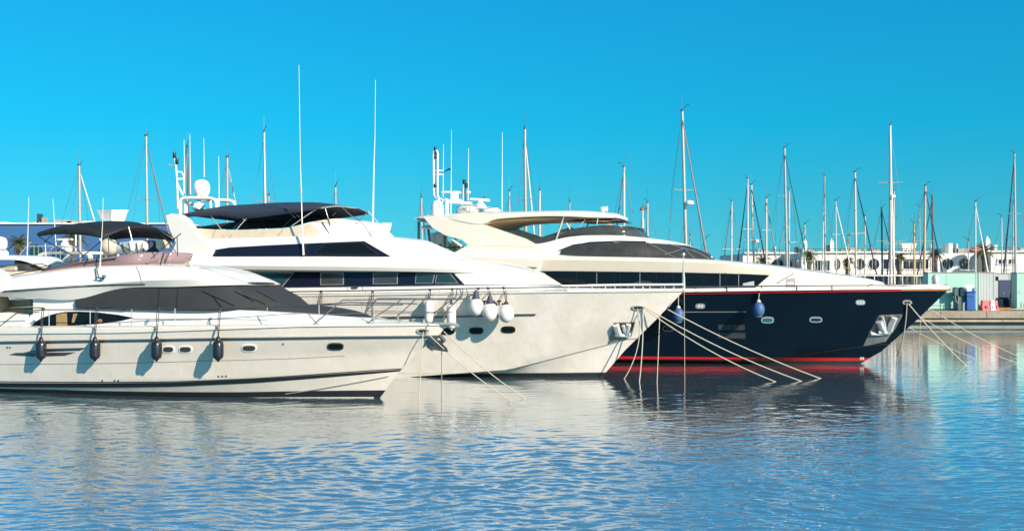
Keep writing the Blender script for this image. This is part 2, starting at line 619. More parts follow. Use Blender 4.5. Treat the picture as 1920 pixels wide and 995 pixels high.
def hull_band(b, name, zlo, zhi, m, off=0.012, x0=-1e9, x1=1e9):
    """A strip lying on both sides of the hull between two height curves [(x, z)...]."""
    zlo, zhi = sorted(zlo), sorted(zhi)
    n = len(b.rows[0])
    cols = []
    for k in range(n):
        col = [r[k] for r in b.rows]
        def at_z(zf, t):
            x = col[-1].x
            for _ in range(4):
                z = interp(zlo, x)*(1-t)+interp(zhi, x)*t
                q = col[-1] if z >= col[-1].z else col[0]
                for a, c in zip(col, col[1:]):
                    if (a.z <= z <= c.z) and c.z > a.z:
                        q = a.lerp(c, (z-a.z)/(c.z-a.z))
                        break
                x = q.x
            return q
        pts = [at_z(None, t) for t in (0, 0.34, 0.67, 1)]
        if not (x0 <= pts[0].x <= x1):
            continue
        up = (col[-1]-col[max(0, len(col)//2)])
        o = Vector((off*1.5 if k == 0 else off*0.25, -off if k else 0, -off*0.35))
        i = Vector((-0.05 if k == 0 else 0, 0.04 if k else 0, 0))
        cols.append([pts[0]+i]+[p+o for p in pts]+[pts[-1]+i])
    mb = MB().grid(cols).mirror()
    return mb.build(name, m, b.root, 40)

def hull_stripe(b, name, pts, w, m, off=0.012, x0=-1e9, x1=1e9):
    lo, hi = [], []
    for i, (px, py) in enumerate(pts):
        ww = w[i] if isinstance(w, (list, tuple)) else w
        hi.append(hz(b, px, py-ww/2))
        lo.append(hz(b, px, py+ww/2))
    return hull_band(b, name, lo, hi, m, off, x0, x1)
# ---------------------------------------------------------------- setting: water, quay, land
def water_material():
    m = bpy.data.materials.new('water')
    m.use_nodes = True
    n, l = m.node_tree.nodes, m.node_tree.links
    b = n['Principled BSDF']
    b.inputs['Base Color'].default_value = (0.25, 0.41, 0.49, 1)
    b.inputs['Roughness'].default_value = 0.03
    b.inputs['Metallic'].default_value = 0.66
    b.inputs['IOR'].default_value = 2.3
    tc = n.new('ShaderNodeTexCoord')
    prev = None
    # the basin is ruffled out in the open and calmer in the lee of the hulls
    sp = n.new('ShaderNodeSeparateXYZ')
    l.new(tc.outputs['Object'], sp.inputs[0])
    lee = n.new('ShaderNodeMapRange')
    lee.interpolation_type = 'SMOOTHSTEP'
    for k_, v_ in (('From Min', 19.0), ('From Max', 37.0), ('To Min', 1.45), ('To Max', 0.30)):
        lee.inputs[k_].default_value = v_
    l.new(sp.outputs['Y'], lee.inputs['Value'])
    patch = n.new('ShaderNodeTexNoise')
    patch.inputs['Scale'].default_value = 0.09
    patch.inputs['Detail'].default_value = 3
    l.new(tc.outputs['Object'], patch.inputs['Vector'])
    pr = n.new('ShaderNodeMapRange')
    for k_, v_ in (('From Min', 0.3), ('From Max', 0.7), ('To Min', 0.7), ('To Max', 1.3)):
        pr.inputs[k_].default_value = v_
    l.new(patch.outputs['Fac'], pr.inputs['Value'])
    amp = n.new('ShaderNodeMath')
    amp.operation = 'MULTIPLY'
    l.new(lee.outputs[0], amp.inputs[0])
    l.new(pr.outputs[0], amp.inputs[1])
    #      scale, stretch x, stretch y, rotation, detail, distance
    for sc_, sx, sy, rot, det, dist in ((5.0, 0.55, 1.35, -0.2, 3, 0.014), (11.0, 0.7, 1.2, 0.3, 2, 0.0025)):
        mp = n.new('ShaderNodeMapping')
        mp.inputs['Scale'].default_value = (sx, sy, 1)
        mp.inputs['Rotation'].default_value = (0, 0, rot)
        l.new(tc.outputs['Object'], mp.inputs['Vector'])
        no = n.new('ShaderNodeTexNoise')
        no.inputs['Scale'].default_value = sc_
        no.inputs['Detail'].default_value = det
        no.inputs['Roughness'].default_value = 0.5
        no.inputs['Distortion'].default_value = 0.4
        l.new(mp.outputs[0], no.inputs['Vector'])
        bp = n.new('ShaderNodeBump')
        bp.inputs['Strength'].default_value = 1.0
        md = n.new('ShaderNodeMath')
        md.operation = 'MULTIPLY'
        md.inputs[1].default_value = dist
        l.new(amp.outputs[0], md.inputs[0])
        l.new(md.outputs[0], bp.inputs['Distance'])
        l.new(no.outputs['Fac'], bp.inputs['Height'])
        if prev:
            l.new(prev, bp.inputs['Normal'])
        prev = bp.outputs[0]
    l.new(prev, b.inputs['Normal'])
    l.new(prev, b.inputs['Coat Normal'])
    b.inputs['Coat Weight'].default_value = 1.0
    b.inputs['Coat IOR'].default_value = 2.0
    b.inputs['Coat Roughness'].default_value = 0.03
    return m
wm = water_material()

def water():
    """The harbour surface as real wavelets: a fan of fine cells before and between the boats, one wide flat sheet beyond it."""
    import numpy as np
    rng = np.random.default_rng(11)
    ys = [14.0]
    while ys[-1] < 86:
        y = ys[-1]
        ys.append(y+min(0.15, max(0.036, y*y/7980*0.75)))
    ys = np.array(ys)
    us = np.linspace(-0.66, 0.66, 1000)
    X = us[None, :]*(ys[:, None]+4)
    Y = np.repeat(ys[:, None], len(us), 1)
    dy = np.gradient(ys)[:, None]
    # gusts bend the crests a little so that they do not run straight
    Xw = X+0.35*np.sin(0.9*Y+0.31*X+1.0)+0.25*np.sin(0.53*X-0.4*Y)
    Yw = Y+0.30*np.sin(0.61*X+0.2*Y)+0.18*np.sin(1.37*X-0.5*Y+2.0)+0.10*np.sin(2.9*X+0.7*Y)
    t = np.clip((Y-18)/(41-18), 0, 1)
    lee = WAVE_NEAR+(WAVE_FAR-WAVE_NEAR)*t*t*(3-2*t)
    gust = 1.0+0.30*np.sin(0.21*X+0.37*Y)+0.22*np.sin(0.47*X-0.23*Y+1.3)+0.15*np.sin(0.9*X+0.8*Y)
    Z = np.zeros_like(X)
    N = 64
    for k in range(N):
        lam = 0.16*(3.0/0.16)**((k+rng.random())/N)
        th = rng.normal(0, 0.42)+0.12
        kx, ky = math.sin(th)*2*math.pi/lam, math.cos(th)*2*math.pi/lam
        slope = 0.0225*math.exp(-(math.log(lam/0.31)/0.85)**2)+0.0022
        fade = np.clip((lam/dy-3.0)/3.0, 0, 1)
        s_ = np.sin(kx*Xw+ky*Yw+rng.random()*6.283)
        Z += slope*lam/6.283*fade*(s_+0.25*(s_*s_-0.5))
    Z *= lee*gust
    edge = np.minimum(1, np.minimum(np.arange(len(us)), np.arange(len(us))[::-1])/20.0)[None, :]
    Z = Z*edge
    nr, nc = X.shape
    co = np.stack([X, Y, Z], -1).reshape(-1, 3)
    flat = np.array([[-900, -80, -0.14], [900, -80, -0.14], [900, 122, -0.14], [-900, 122, -0.14]])
    co = np.concatenate([co, flat])
    i = (np.arange(nr-1)[:, None]*nc+np.arange(nc-1)[None, :]).reshape(-1)
    q = np.stack([i, i+1, i+nc+1, i+nc], -1)
    q = np.concatenate([q, [[nr*nc, nr*nc+1, nr*nc+2, nr*nc+3]]]).astype(np.int32)
    me = bpy.data.meshes.new('water')
    me.vertices.add(len(co))
    me.vertices.foreach_set('co', co.astype(np.float32).ravel())
    me.loops.add(q.size)
    me.loops.foreach_set('vertex_index', q.ravel())
    me.polygons.add(len(q))
    me.polygons.foreach_set('loop_start', np.arange(0, q.size, 4, dtype=np.int32))
    me.polygons.foreach_set('use_smooth', np.ones(len(q), dtype=bool))
    me.update(calc_edges=True)
    me.materials.append(wm)
    o = bpy.data.objects.new('water', me)
    COL.objects.link(o)
    return tag(o, kind='structure')
WAVE_NEAR, WAVE_FAR = 1.3, 0.55
water()

land = MB().box((0, 1121, -0.4), (3000, 2000, 3.2)).build('land', M['asphalt'], None, 0)
tag(land, kind='structure')

QZ = H-(583-HY)/F*78
def quay():
    mb = MB()
    X0, X1 = -30.0, 75.0
    c = (X0+X1)/2
    mb.box((c, 83.0, QZ-0.26), (X1-X0, 10.0, 0.52), bev=0.04)          # coping slab
    q = mb.build('quay', M['concrete'], None, 30)
    tag(q, kind='structure')
    MB().box((c, 83.12, QZ-0.655), (X1-X0, 9.9, 0.26), bev=0.03).build('quay_ledge', M['concrete_warm'], q, 30)
    MB().box((c, 83.35, QZ-1.02), (X1-X0, 9.6, 0.50)).build('quay_wall', M['concrete_grey'], q, 0)
    MB().box((c, 83.6, -0.5), (X1-X0, 9.4, 1.62)).build('quay_foot', M['weed'], q, 0)
    j = MB()
    random.seed(3)
    x = X0+1
    while x < X1:
        j.box((x, 78.0-0.003, QZ-0.27), (0.02, 0.02, 0.46))
        j.box((x+1.2, 78.17-0.003, QZ-0.66), (0.02, 0.02, 0.22))
        x += 2.9+random.random()*0.4
    j.build('joint', M['weed'], q, 0)
quay()

# ---------------------------------------------------------------- yacht nearest the camera (white, grey covers)
HEAD = 18.0
A = Boat('motor_yacht', 'nearest white flybridge yacht with dark grey window covers, black canopy and four black fenders', 'yacht', (703, 745), HEAD, 'motor yachts moored side by side')
def zp(b, pts):
    q = [b.P(*p) for p in pts]
    return sorted((p.x, p.z) for p in q)
def port_copy(o):
    """The same part on the port side."""
    me = o.data.copy()
    for v in me.vertices:
        v.co.y = -v.co.y
    me.flip_normals()
    c = bpy.data.objects.new(o.name.split('.')[0], me)
    COL.objects.link(c)
    c.parent = o.parent
    return c
XA = -18.5
def stemx(b, px, py):
    p = b.P(px, py, 0.0)
    return p.x
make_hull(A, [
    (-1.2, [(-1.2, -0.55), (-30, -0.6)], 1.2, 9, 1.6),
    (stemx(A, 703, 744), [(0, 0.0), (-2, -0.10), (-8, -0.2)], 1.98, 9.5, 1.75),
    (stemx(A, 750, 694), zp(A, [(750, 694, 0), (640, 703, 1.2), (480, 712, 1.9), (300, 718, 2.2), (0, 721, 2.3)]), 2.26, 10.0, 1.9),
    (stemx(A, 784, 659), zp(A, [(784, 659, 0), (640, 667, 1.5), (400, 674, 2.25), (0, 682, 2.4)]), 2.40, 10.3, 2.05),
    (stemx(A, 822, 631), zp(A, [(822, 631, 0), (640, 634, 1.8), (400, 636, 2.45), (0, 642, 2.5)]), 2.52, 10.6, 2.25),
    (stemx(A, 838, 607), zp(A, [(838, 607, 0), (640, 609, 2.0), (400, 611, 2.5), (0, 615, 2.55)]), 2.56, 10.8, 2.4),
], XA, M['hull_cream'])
bh = A.bv['hull']
hull_band(A, 'waterline_band', [(-40, -0.3), (5, -0.3)], sorted([hz(A, 0, 728), hz(A, 140, 731), hz(A, 300, 734), hz(A, 450, 734.5), hz(A, 560, 732.5), hz(A, 640, 731.5), hz(A, 712, 731)]), M['antifoul'], 0.008)
BS = [(0, 721), (200, 721.5), (330, 720), (480, 713.5), (620, 703.5), (700, 697.5), (749, 694)]
hull_stripe(A, 'boot_stripe', BS, [8, 8, 7.5, 7, 5.5, 4, 3], M['black_line'], 0.012)
hull_stripe(A, 'boot_pinstripe', [(x, y-6.4+i*0.5) for i, (x, y) in enumerate(BS)], 1.3, M['black_line'], 0.012)
RB = [(0, 641.5), (200, 638.3), (400, 635), (640, 632), (822, 630.2)]
hull_stripe(A, 'rub_rail', RB, 3.0, M['steel_dark'], 0.03)
hull_stripe(A, 'rub_rail_strip', [(x, y-2.6) for x, y in RB], 1.6, M['steel'], 0.034)
hull_stripe(A, 'hull_crease', [(0, 682.5), (200, 680.5), (400, 675.5), (560, 671), (680, 664.5)], 1.0, M['grey_line'], 0.008, x1=-0.6)
hull_stripe(A, 'spray_rail', [(510, 741), (600, 728), (680, 714), (740, 702)], 1.6, M['grey_line'], 0.03, x0=A.P(510, 741, 1.5).x, x1=A.P(735, 702, 0).x)
hull_stripe(A, 'toe_rail', [(0, 615.4), (200, 613.3), (400, 611.2), (640, 609.2), (834, 607.6)], 2.6, M['gelcoat'], 0.035)
for (cx, cy, ww) in ((316, 654.5, 23), (348, 654.5, 25), (467, 652, 28), (629, 649, 31)):
    porthole(A, cx, cy, ww, 14, bh, glass='glass_grey' if ww < 30 else 'glass_dark', ring='white_plastic' if ww < 30 else 'steel_dark')
for poly in ([(46, 660), (80, 653.5), (164, 651.5), (150, 656.5), (92, 658.5)], [(18, 664.5), (30, 661), (142, 660), (122, 666), (62, 668)]):
    A.decal('engine_vent', poly, bh, M['interior_tan'] if False else M['steel_dark'], off=0.012, step=12)
for cx, cy in ((128, 617), (369, 614)):
    f = A.decal('scupper', [(cx-11, cy-4), (cx+11, cy-4), (cx+11, cy+4), (cx-11, cy+4)], bh, M['steel_dark'], off=0.012, step=20)
    for dx in (-7, 0, 7):
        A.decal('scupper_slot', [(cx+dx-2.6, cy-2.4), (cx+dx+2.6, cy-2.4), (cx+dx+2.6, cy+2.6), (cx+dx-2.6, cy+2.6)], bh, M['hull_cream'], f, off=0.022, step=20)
for cx, cy in ((14, 651), (19, 651), (531, 644.5), (410, 705), (417, 705), (424, 704.5), (215, 713), (222, 713), (192, 713)):
    A.decal('drain', oval(cx, cy, 3.2, 3.2, 10), bh, M['steel_dark'], off=0.012, step=20)
# bow fairlead with its lip
fr = A.decal('fairlead', oval(793, 619.5, 24, 10, 22, 2.6), bh, M['steel'], off=0.04, step=20)
A.decal('fairlead_opening', oval(793, 619.5, 17, 5.4, 22, 2.6), bh, M['black_line'], fr, off=0.048, step=20)
# plough anchor hung under the stem
an = MB()
q = A.P(826, 634, 0)
an.tube([A.P(824, 628, 0), A.P(834, 640, 0)], 0.06, 8)
an.tube([A.P(806, 655, 0.1), A.P(816, 642, 0), A.P(830, 641, 0)], [0.09, 0.1, 0.06], 8)
an.prism([A.P(807, 653, 0.30), A.P(840, 658, 0.26), A.P(836, 650, 0.0), A.P(826, 641, 0.0)], (0, 0.06, -0.02))
an.prism([A.P(807, 653, -0.30), A.P(840, 658, -0.26), A.P(836, 650, 0.0), A.P(826, 641, 0.0)], (0, -0.06, -0.02))
an.prism([A.P(798, 632, 0.12), A.P(817, 629, 0.12), A.P(812, 645, 0.12), A.P(800, 652, 0.12)], (0, 0.24, 0))
an.build('anchor', M['steel_dark'], A.root, 30)
A.rod('bow_roller', [(800, 606, 0.14), (852, 608, 0.10), (856, 612, 0.1)], 0.04, M['steel'], mir=True)

# trunk cabin, window, covers
A.shell('deckhouse', [
    [(40, 612.5, 2.02), (100, 611.5, 2.02), (300, 609, 1.98), (500, 607, 1.72), (640, 606.5, 1.2), (770, 607, 0.12)],
    [(58, 590, 1.97), (110, 580, 1.95), (300, 590, 1.92), (500, 596, 1.6), (630, 599, 1.1), (762, 605.5, 0.10)],
    [(142, 566, 1.85), (200, 564, 1.85), (320, 574, 1.80), (500, 584, 1.5), (620, 592, 1.0), (752, 604, 0.08)]],
    M['gelcoat'], n=44, crown=0.05)
A.decal('saloon_window', [(59, 611), (66, 604), (80, 597), (100, 590.5), (122, 586.3), (150, 585.5), (182, 587), (222, 591.5), (249, 596), (228, 601), (190, 606.5), (130, 610.5)], A.bv['deckhouse'], M['glass_dark'], off=0.015, step=9)
sw = A.decal('window_frame', band([(60, 612), (67, 604), (80, 596.3), (100, 589.6), (122, 585.2), (150, 584.5), (182, 586), (222, 590.6), (250, 596)], 1.5), A.bv['deckhouse'], M['black_line'], off=0.03, step=9)
A.decal('curtain', [(106, 586.7), (126, 586.7), (127, 609.6), (106, 610)], A.bv['deckhouse'], M['interior_tan'], off=0.018, step=9)
A.decal('curtain', [(135, 604), (138, 588), (146, 587.4), (139, 606)], A.bv['deckhouse'], M['interior_tan'], off=0.018, step=9)
A.decal('chair_back', oval(188, 601.5, 9, 8), A.bv['deckhouse'], M['teak'], off=0.018, step=9)
A.decal('grab_line', band([(250, 598), (330, 597.8), (420, 598.5), (500, 599.5)], 1.3), A.bv['deckhouse'], M['grey_line'], off=0.02, step=10)

A.shell('windscreen_cover', [
    [(141, 577, 2.04), (250, 580, 2.02), (400, 581.5, 1.86), (480, 581, 1.4), (540, 582, 0.85), (572, 583, 0.10)],
    [(141, 566, 2.0), (240, 558, 1.92), (390, 558, 1.72), (465, 557, 1.3), (515, 557, 0.8), (540, 557, 0.10)],
    [(142, 559, 1.95), (225, 539, 1.80), (335, 536, 1.64), (420, 532, 1.42), (470, 531.5, 0.75), (488, 533, 0.08)]],
    M['cover_grey'], n=44, crown=0.04)
bw = A.bv['windscreen_cover']
for px in ((299, 538, 296, 579), (334, 536, 331, 579)):
    A.decal('cover_seam', band([(px[0], px[1]), (px[2], px[3])], 1.6), bw, M['cover_black'], off=0.012, step=8)
A.decal('cover_edge', band([(142, 577, ), (250, 579), (400, 580), (480, 579.6)], 1.6), bw, M['cover_black'], off=0.015, step=9)
for pts in ([(380, 546), (400, 556), (416, 576)], [(395, 553), (420, 564), (440, 574)], [(440, 546), (462, 558), (476, 566)], [(455, 553), (480, 563), (498, 571)], [(480, 546), (503, 557), (517, 566)]):
    wpts = []
    for x, y in pts:
        p, nr, _, _ = A.hit(x, y, bw)
        if p is not None:
            wpts.append(p+nr*0.03)
    if len(wpts) > 1:
        MB().tube(wpts, 0.009, 6).build('wiper', M['black_line'], A.root, 60)
A.shell('sun_pad_cover', [
    [(502, 586, 1.35), (580, 593, 1.05), (640, 597, 0.8), (700, 600, 0.25)],
    [(503, 575, 1.30), (570, 578, 1.0), (630, 585, 0.72), (690, 594, 0.2)]], M['cover_grey'], n=20, crown=0.05)
A.rod('deck_hatch', [(660, 598, 0.3), (700, 598.5, 0.3), (735, 601, 0.2)], 0.025, M['steel'], mir=True)
A.rod('hand_rail', [(459, 585, 1.55), (463, 582.5, 1.55), (500, 584, 1.45), (560, 588, 1.2), (612, 592, 0.95), (622, 596, 0.9)], 0.016, M['steel'], mir=True)

# flybridge moulding
A.shell('flybridge', [
    [(-150, 566, 2.06), (0, 556, 2.06), (60, 559, 2.04), (142, 561, 1.98), (225, 541, 1.84), (335, 537.5, 1.72), (428, 534, 1.46), (476, 534, 0.8), (493, 535, 0.06)],
    [(-150, 552, 2.22), (0, 547, 2.22), (60, 543, 2.2), (142, 537, 2.12), (225, 529, 1.98), (335, 524, 1.82), (420, 526, 1.45), (466, 531, 0.8), (486, 533.5, 0.06)],
    [(-150, 535, 2.12), (0, 527, 2.10), (60, 516, 2.05), (142, 505, 1.98), (225, 500, 1.86), (335, 502, 1.60), (410, 514, 1.15), (455, 527, 0.6), (480, 532, 0.05)],
    [(-150, 530, 1.9), (0, 520, 1.9), (60, 512, 1.88), (142, 501, 1.8), (225, 497, 1.66), (335, 498.5, 1.35), (400, 509, 0.9), (445, 523, 0.45), (476, 531, 0.04)]],
    M['gelcoat'], n=50, crown=0.05)
bf = A.bv['flybridge']
A.decal('styling_groove', band([(4, 547), (60, 543), (142, 537.5), (225, 533.5), (272, 532.6)], 1.6), bf, M['black_line'], off=0.012, step=10)
A.decal('styling_groove', band([(8, 545), (60, 541), (142, 535.2), (225, 531.6), (266, 531)], 0.9), bf, M['steel'], off=0.014, step=10)
A.decal('panel_seam', band([(256, 500), (262, 514), (266, 531)], 1.0), bf, M['steel_dark'], off=0.008, step=8)
ub = MB().prism([A.P(-60, 478, 2.0), A.P(0, 507, 2.0), A.P(22, 520, 2.0), A.P(4, 529, 2.0), A.P(-60, 533, 2.0)], (0, 0.22, 0)).build('arch_foot', M['gelcoat'], A.root, 30)
port_copy(ub)
# tinted wrap-around screen with its rail
A.sheet('flybridge_screen', [
    [(60, 517, 1.84), (100, 508, 1.80), (160, 502, 1.74), (236, 499, 1.62), (262, 499, 1.35), (292, 499, 0.7), (306, 499, 0.02)],
    [(92, 501, 1.86), (120, 494, 1.84), (170, 486.5, 1.78), (236, 477.5, 1.66), (268, 473.5, 1.38), (302, 472.5, 0.72), (317, 472.5, 0.02)]],
    M['mauve_acrylic'], n=30, thick=0.02)
port_copy(A.rod('screen_rail', [(20, 516, 1.95), (60, 508, 1.93), (110, 498, 1.9), (170, 490, 1.82), (218, 484, 1.76)], 0.016, M['rope_dark']))
port_copy(A.rod('screen_rail', [(20, 508, 1.95), (80, 500, 1.92), (112, 493, 1.9), (170, 484.5, 1.82), (230, 476, 1.7)], 0.012, M['steel_dark']))
for px, y0, y1 in ((88, 511, 496), (136, 502, 489), (158, 499, 485), (210, 497, 478), (300, 498, 474)):
    A.rod('screen_bracket', [(px, y0, 1.75 if px < 200 else 1.45), (px+7, y1, 1.80 if px < 200 else 1.5)], 0.025, M['rope_dark'])
# black canopy on folding bows
A.canopy('canopy', [
    [(72, 443, 1.85), (95, 440, 1.9), (115, 439, 1.92), (140, 439.5, 1.93), (165, 441.5, 1.93), (182, 444.5, 1.92), (193, 448, 1.88)],
    [(69, 439, 1.80), (92, 433.5, 1.86), (115, 430, 1.88), (140, 429, 1.88), (165, 430, 1.88), (185, 434, 1.86), (202, 442, 1.80)],
    [(74, 435.5, 1.2), (100, 427.5, 1.2), (125, 422.5, 1.2), (150, 420.5, 1.2), (180, 420, 1.2), (208, 422.5, 1.2), (232, 430, 1.15)],
    [(88, 433, 0.55), (115, 425, 0.55), (145, 419.5, 0.55), (175, 417, 0.55), (205, 416.5, 0.55), (235, 418.5, 0.55), (259, 426.5, 0.55)],
    [(98, 433, 0.0), (125, 424, 0.0), (155, 418.5, 0.0), (190, 415.5, 0.0), (225, 415, 0.0), (258, 418, 0.0), (281, 427, 0.0)]], M['cover_black'], thick=0.035)
for pts in ([(72, 443, 1.6), (85, 451, 1.62), (140, 481, 1.7)], [(103, 437, 1.62), (85, 451, 1.62)], [(211, 434, 1.66), (180, 460, 1.7), (148, 486, 1.75)], [(203, 448, 1.68), (230, 462, 1.7), (251, 473, 1.6)],
            [(241, 425, 1.6), (245, 440, 1.62), (249, 457, 1.62)], [(295, 428, 1.62), (312, 440, 1.62), (324, 447, 1.5)], [(339, 438, 1.6), (310, 461, 1.5), (283, 485, 1.35)], [(84, 450, 1.62), (87, 495, 1.72)], [(332, 444, 1.4), (333, 480, 1.05)], [(203, 442, 1.68), (205, 490, 1.7)]):
    A.rod('canopy_strut', pts, 0.017, M['steel_dark'] if pts[0][0] != 241 else M['steel'])
for px, v in ((120, -1.5), (205, -1.5), (300, -1.4)):
    A.rod('canopy_strut', [(px, 436, v), (px+22, 462, v), (px+38, 484, v)], 0.016, M['steel_dark'])
# whip antenna, navigation light, horn rails
A.rod('whip_antenna', [(193.5, 371, 1.92), (192, 425, 1.92), (189, 470, 1.92), (187.5, 505, 1.92)], [0.006, 0.010, 0.016, 0.024], M['white_plastic'])
sb = MB().tube([A.P(181, 499, 2.0), A.P(183, 512, 2.06), A.P(185, 520, 2.12)], 0.02).tube([A.P(180, 520, 2.12), A.P(196, 521, 2.12)], 0.022).build('light_bracket', M['steel_dark'], A.root)
p = A.P(195, 518, 2.12)
MB().box(p, (0.10, 0.12, 0.10), bev=0.02).build('navigation_light', M['green_glass'], A.root)
A.rod('horn_rail', [(371, 511, 1.0), (376, 504, 1.0), (384, 503, 0.95), (398, 508, 0.9), (398, 512, 0.9)], 0.03, M['steel'], mir=False)
MB().tube([A.P(343, 498, 1.2), A.P(352, 494, 1.2), A.P(358, 493, 1.2)], [0.05, 0.06, 0.09], 10).build('horn', M['canvas_beige'], A.root)
# cockpit under the flybridge overhang
cc = MB().prism([A.P(-150, 612, 2.1), A.P(42, 611, 2.1), A.P(48, 599, 2.1), A.P(46, 590, 2.1), A.P(10, 584, 2.1), A.P(-150, 584, 2.1)], (0, 0.18, 0)).build('cockpit_coaming', M['gelcoat'], A.root, 30)
port_copy(cc)
MB().prism([A.P(6, 563, 0.9), A.P(58, 561.5, 0.9), A.P(58, 574, 0.9), A.P(6, 577, 0.9)], (0, 0.12, 0)).build('seat_back', M['canvas_beige'], A.root, 30)
MB().prism([A.P(-20, 578, 1.2), A.P(58, 576, 1.2), A.P(58, 584, 1.2), A.P(-20, 588, 1.2)], (0, 1.4, 0)).build('seat', M['interior_tan'], A.root, 30)
MB().lathe([(0.02, -0.34), (0.2, -0.3), (0.3, -0.15), (0.33, 0), (0.3, 0.15), (0.2, 0.3), (0.02, 0.34)], A.P(-4, 566, 1.4), 18, axis=Vector((0.3, 0.9, 0.2))).build('round_cushion', M['cushion'], A.root, 60)
MB().prism([A.P(62, 560, 1.9), A.P(150, 560, 1.9), A.P(150, 600, 1.9), A.P(62, 590, 1.9)], (0, 3.8, 0)).build('saloon_bulkhead', M['gelcoat'], A.root, 30)
# deck rails
vr = lambda x: max(0.05, A.sheer(x)-0.10)
def rail(b, name, pts, r, m, v, mir=True, n=None):
    mb = MB().tube(b.line([(p[0], p[1], v if len(p) < 3 else p[2]) for p in pts], n), r, 6)
    if mir:
        mb.mirror()
    return mb.build(name, m, b.root, 60)
rail(A, 'guard_rail', [(-120, 588), (0, 585), (86, 580.5), (170, 580), (253, 578.3), (400, 578), (478, 577), (563, 571.5), (700, 571), (756, 571)], 0.018, M['steel_dark'], vr)
rail(A, 'stern_hand_rail', [(0, 611, 2.1), (28, 589, 2.1), (56, 576, 2.05), (80, 577, 2.05)], 0.018, M['rope_dark'], vr)
rail(A, 'pulpit', [(586, 609), (612, 588), (642, 562.5), (700, 561.5), (780, 561), (858, 561, 0.34)], 0.02, M['rail_steel'], vr)
MB().tube([A.P(858, 561, 0.34), A.P(865, 552, 0.30), A.P(862, 541, 0.28), A.P(857, 542, 0.26), A.P(855, 556, 0.25), A.P(846, 562, 0.3), A.P(815, 586, 0.45), A.P(811, 606, 0.42)], 0.02, 6).mirror().build('pulpit', M['rail_steel'], A.root, 60)
rail(A, 'mid_rail', [(608, 588.5), (700, 587), (833, 586.5, 0.33)], 0.012, M['rail_steel'], vr)
rail(A, 'pulpit_stay', [(688, 608), (702, 595), (752, 562)], 0.018, M['rail_steel'], vr)
for px, y1 in ((92, 581), (169, 580), (247, 578.5), (328, 578), (412, 578), (501, 576.5), (598, 571.5), (700, 571.5), (702, 590)):
    b_ = A.P(px, 611.5-px*0.0045, vr)
    t_ = A.P(px, y1, vr)
    MB().tube([b_, Vector((b_.x, b_.y, t_.z))], 0.016, 6).mirror().build('stanchion', M['steel'], A.root, 60)
A.rod('bow_cleat', [(750, 605, 0.5), (750, 601, 0.5), (747, 600.5, 0.5), (754, 600.5, 0.5)], 0.02, M['steel'], mir=True)
# ---------------------------------------------------------------- second yacht (white, navy window band)
B = Boat('motor_yacht', 'white yacht with navy window band, satellite dome, navy canopy and white ball fenders', 'yacht', (1130, 706), HEAD, 'motor yachts moored side by side')
XB = -24.5
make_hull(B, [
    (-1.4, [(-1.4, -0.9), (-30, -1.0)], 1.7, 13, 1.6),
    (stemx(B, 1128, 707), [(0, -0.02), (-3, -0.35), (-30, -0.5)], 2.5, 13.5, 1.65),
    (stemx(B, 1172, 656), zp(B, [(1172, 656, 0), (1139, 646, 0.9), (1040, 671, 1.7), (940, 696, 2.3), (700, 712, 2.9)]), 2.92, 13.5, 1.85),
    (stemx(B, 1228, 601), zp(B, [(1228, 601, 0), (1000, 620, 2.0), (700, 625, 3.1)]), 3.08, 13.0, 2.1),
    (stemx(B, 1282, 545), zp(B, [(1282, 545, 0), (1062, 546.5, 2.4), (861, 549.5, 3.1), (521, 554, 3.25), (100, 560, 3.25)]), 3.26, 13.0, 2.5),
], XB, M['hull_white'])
bh = B.bv['hull']
hull_band(B, 'waterline_band', [(-40, -0.5), (5, -0.5)], sorted([hz(B, 760, 699.5), hz(B, 900, 699.5), hz(B, 1040, 698.5), hz(B, 1138, 697.5)]), M['antifoul'], 0.008)
hull_stripe(B, 'chine_rail', [(936, 696.5), (1000, 681.5), (1080, 661), (1139, 646), (1180, 634)], [2.2, 2.2, 2, 1.8, 1.2], M['grey_line'], 0.02, x0=B.P(930, 697, 2.3).x)
hull_stripe(B, 'rub_rail', [(700, 595.5), (857, 592.6), (995, 589.2)], 3.2, M['steel_dark'], 0.03, x1=B.P(995, 589, 2.6).x)
hull_stripe(B, 'rub_rail_strip', [(700, 593.2), (857, 590.3), (995, 587.2)], 1.4, M['steel'], 0.034, x1=B.P(995, 589, 2.6).x)
hull_stripe(B, 'toe_rail', [(560, 552.5), (700, 550.9), (861, 548.4), (1062, 545.8), (1278, 544.2)], 3.0, M['gelcoat'], 0.035)
for cx, cy, ww in ((700, 622, 26), (760, 622, 26), (839, 620.5, 26), (893, 619.6, 27), (953, 617.5, 27)):
    porthole(B, cx, cy, ww, 13, bh, ring='black_line')
# anchor pocket with a stowed anchor
pk = B.decal('anchor_pocket', [(1151, 604), (1191, 603), (1184, 630), (1139, 647)], bh, M['steel_plate'], off=0.015, step=9)
B.decal('pocket_recess', [(1152, 606), (1189, 605), (1184, 622), (1150, 628)], bh, M['black_line'], pk, off=0.02, step=9)
an = MB()
for pts, r in (([(1154, 607), (1157, 618), (1160, 625)], 0.13), ([(1178, 606), (1175, 618), (1174, 625)], 0.10), ([(1168, 608), (1170, 618), (1180, 626)], 0.07), ([(1152, 624), (1165, 626), (1180, 628)], 0.08)):
    q = [B.hit(x, y, bh) for x, y in pts]
    an.tube([h[0]+h[1]*0.06 for h in q], r, 8)
an.build('anchor', M['galvanized'], B.root, 40)
fr = B.decal('hawse_pipe', oval(1196, 575.5, 23, 8.5, 22, 2.6), bh, M['steel'], off=0.05, step=20)
B.decal('hawse_opening', oval(1196, 575.5, 17, 4.6, 22, 2.6), bh, M['black_line'], fr, off=0.058, step=20)
fr2 = B.decal('stem_eye', oval(1257, 574, 9, 5, 14), bh, M['steel'], off=0.04, step=20)
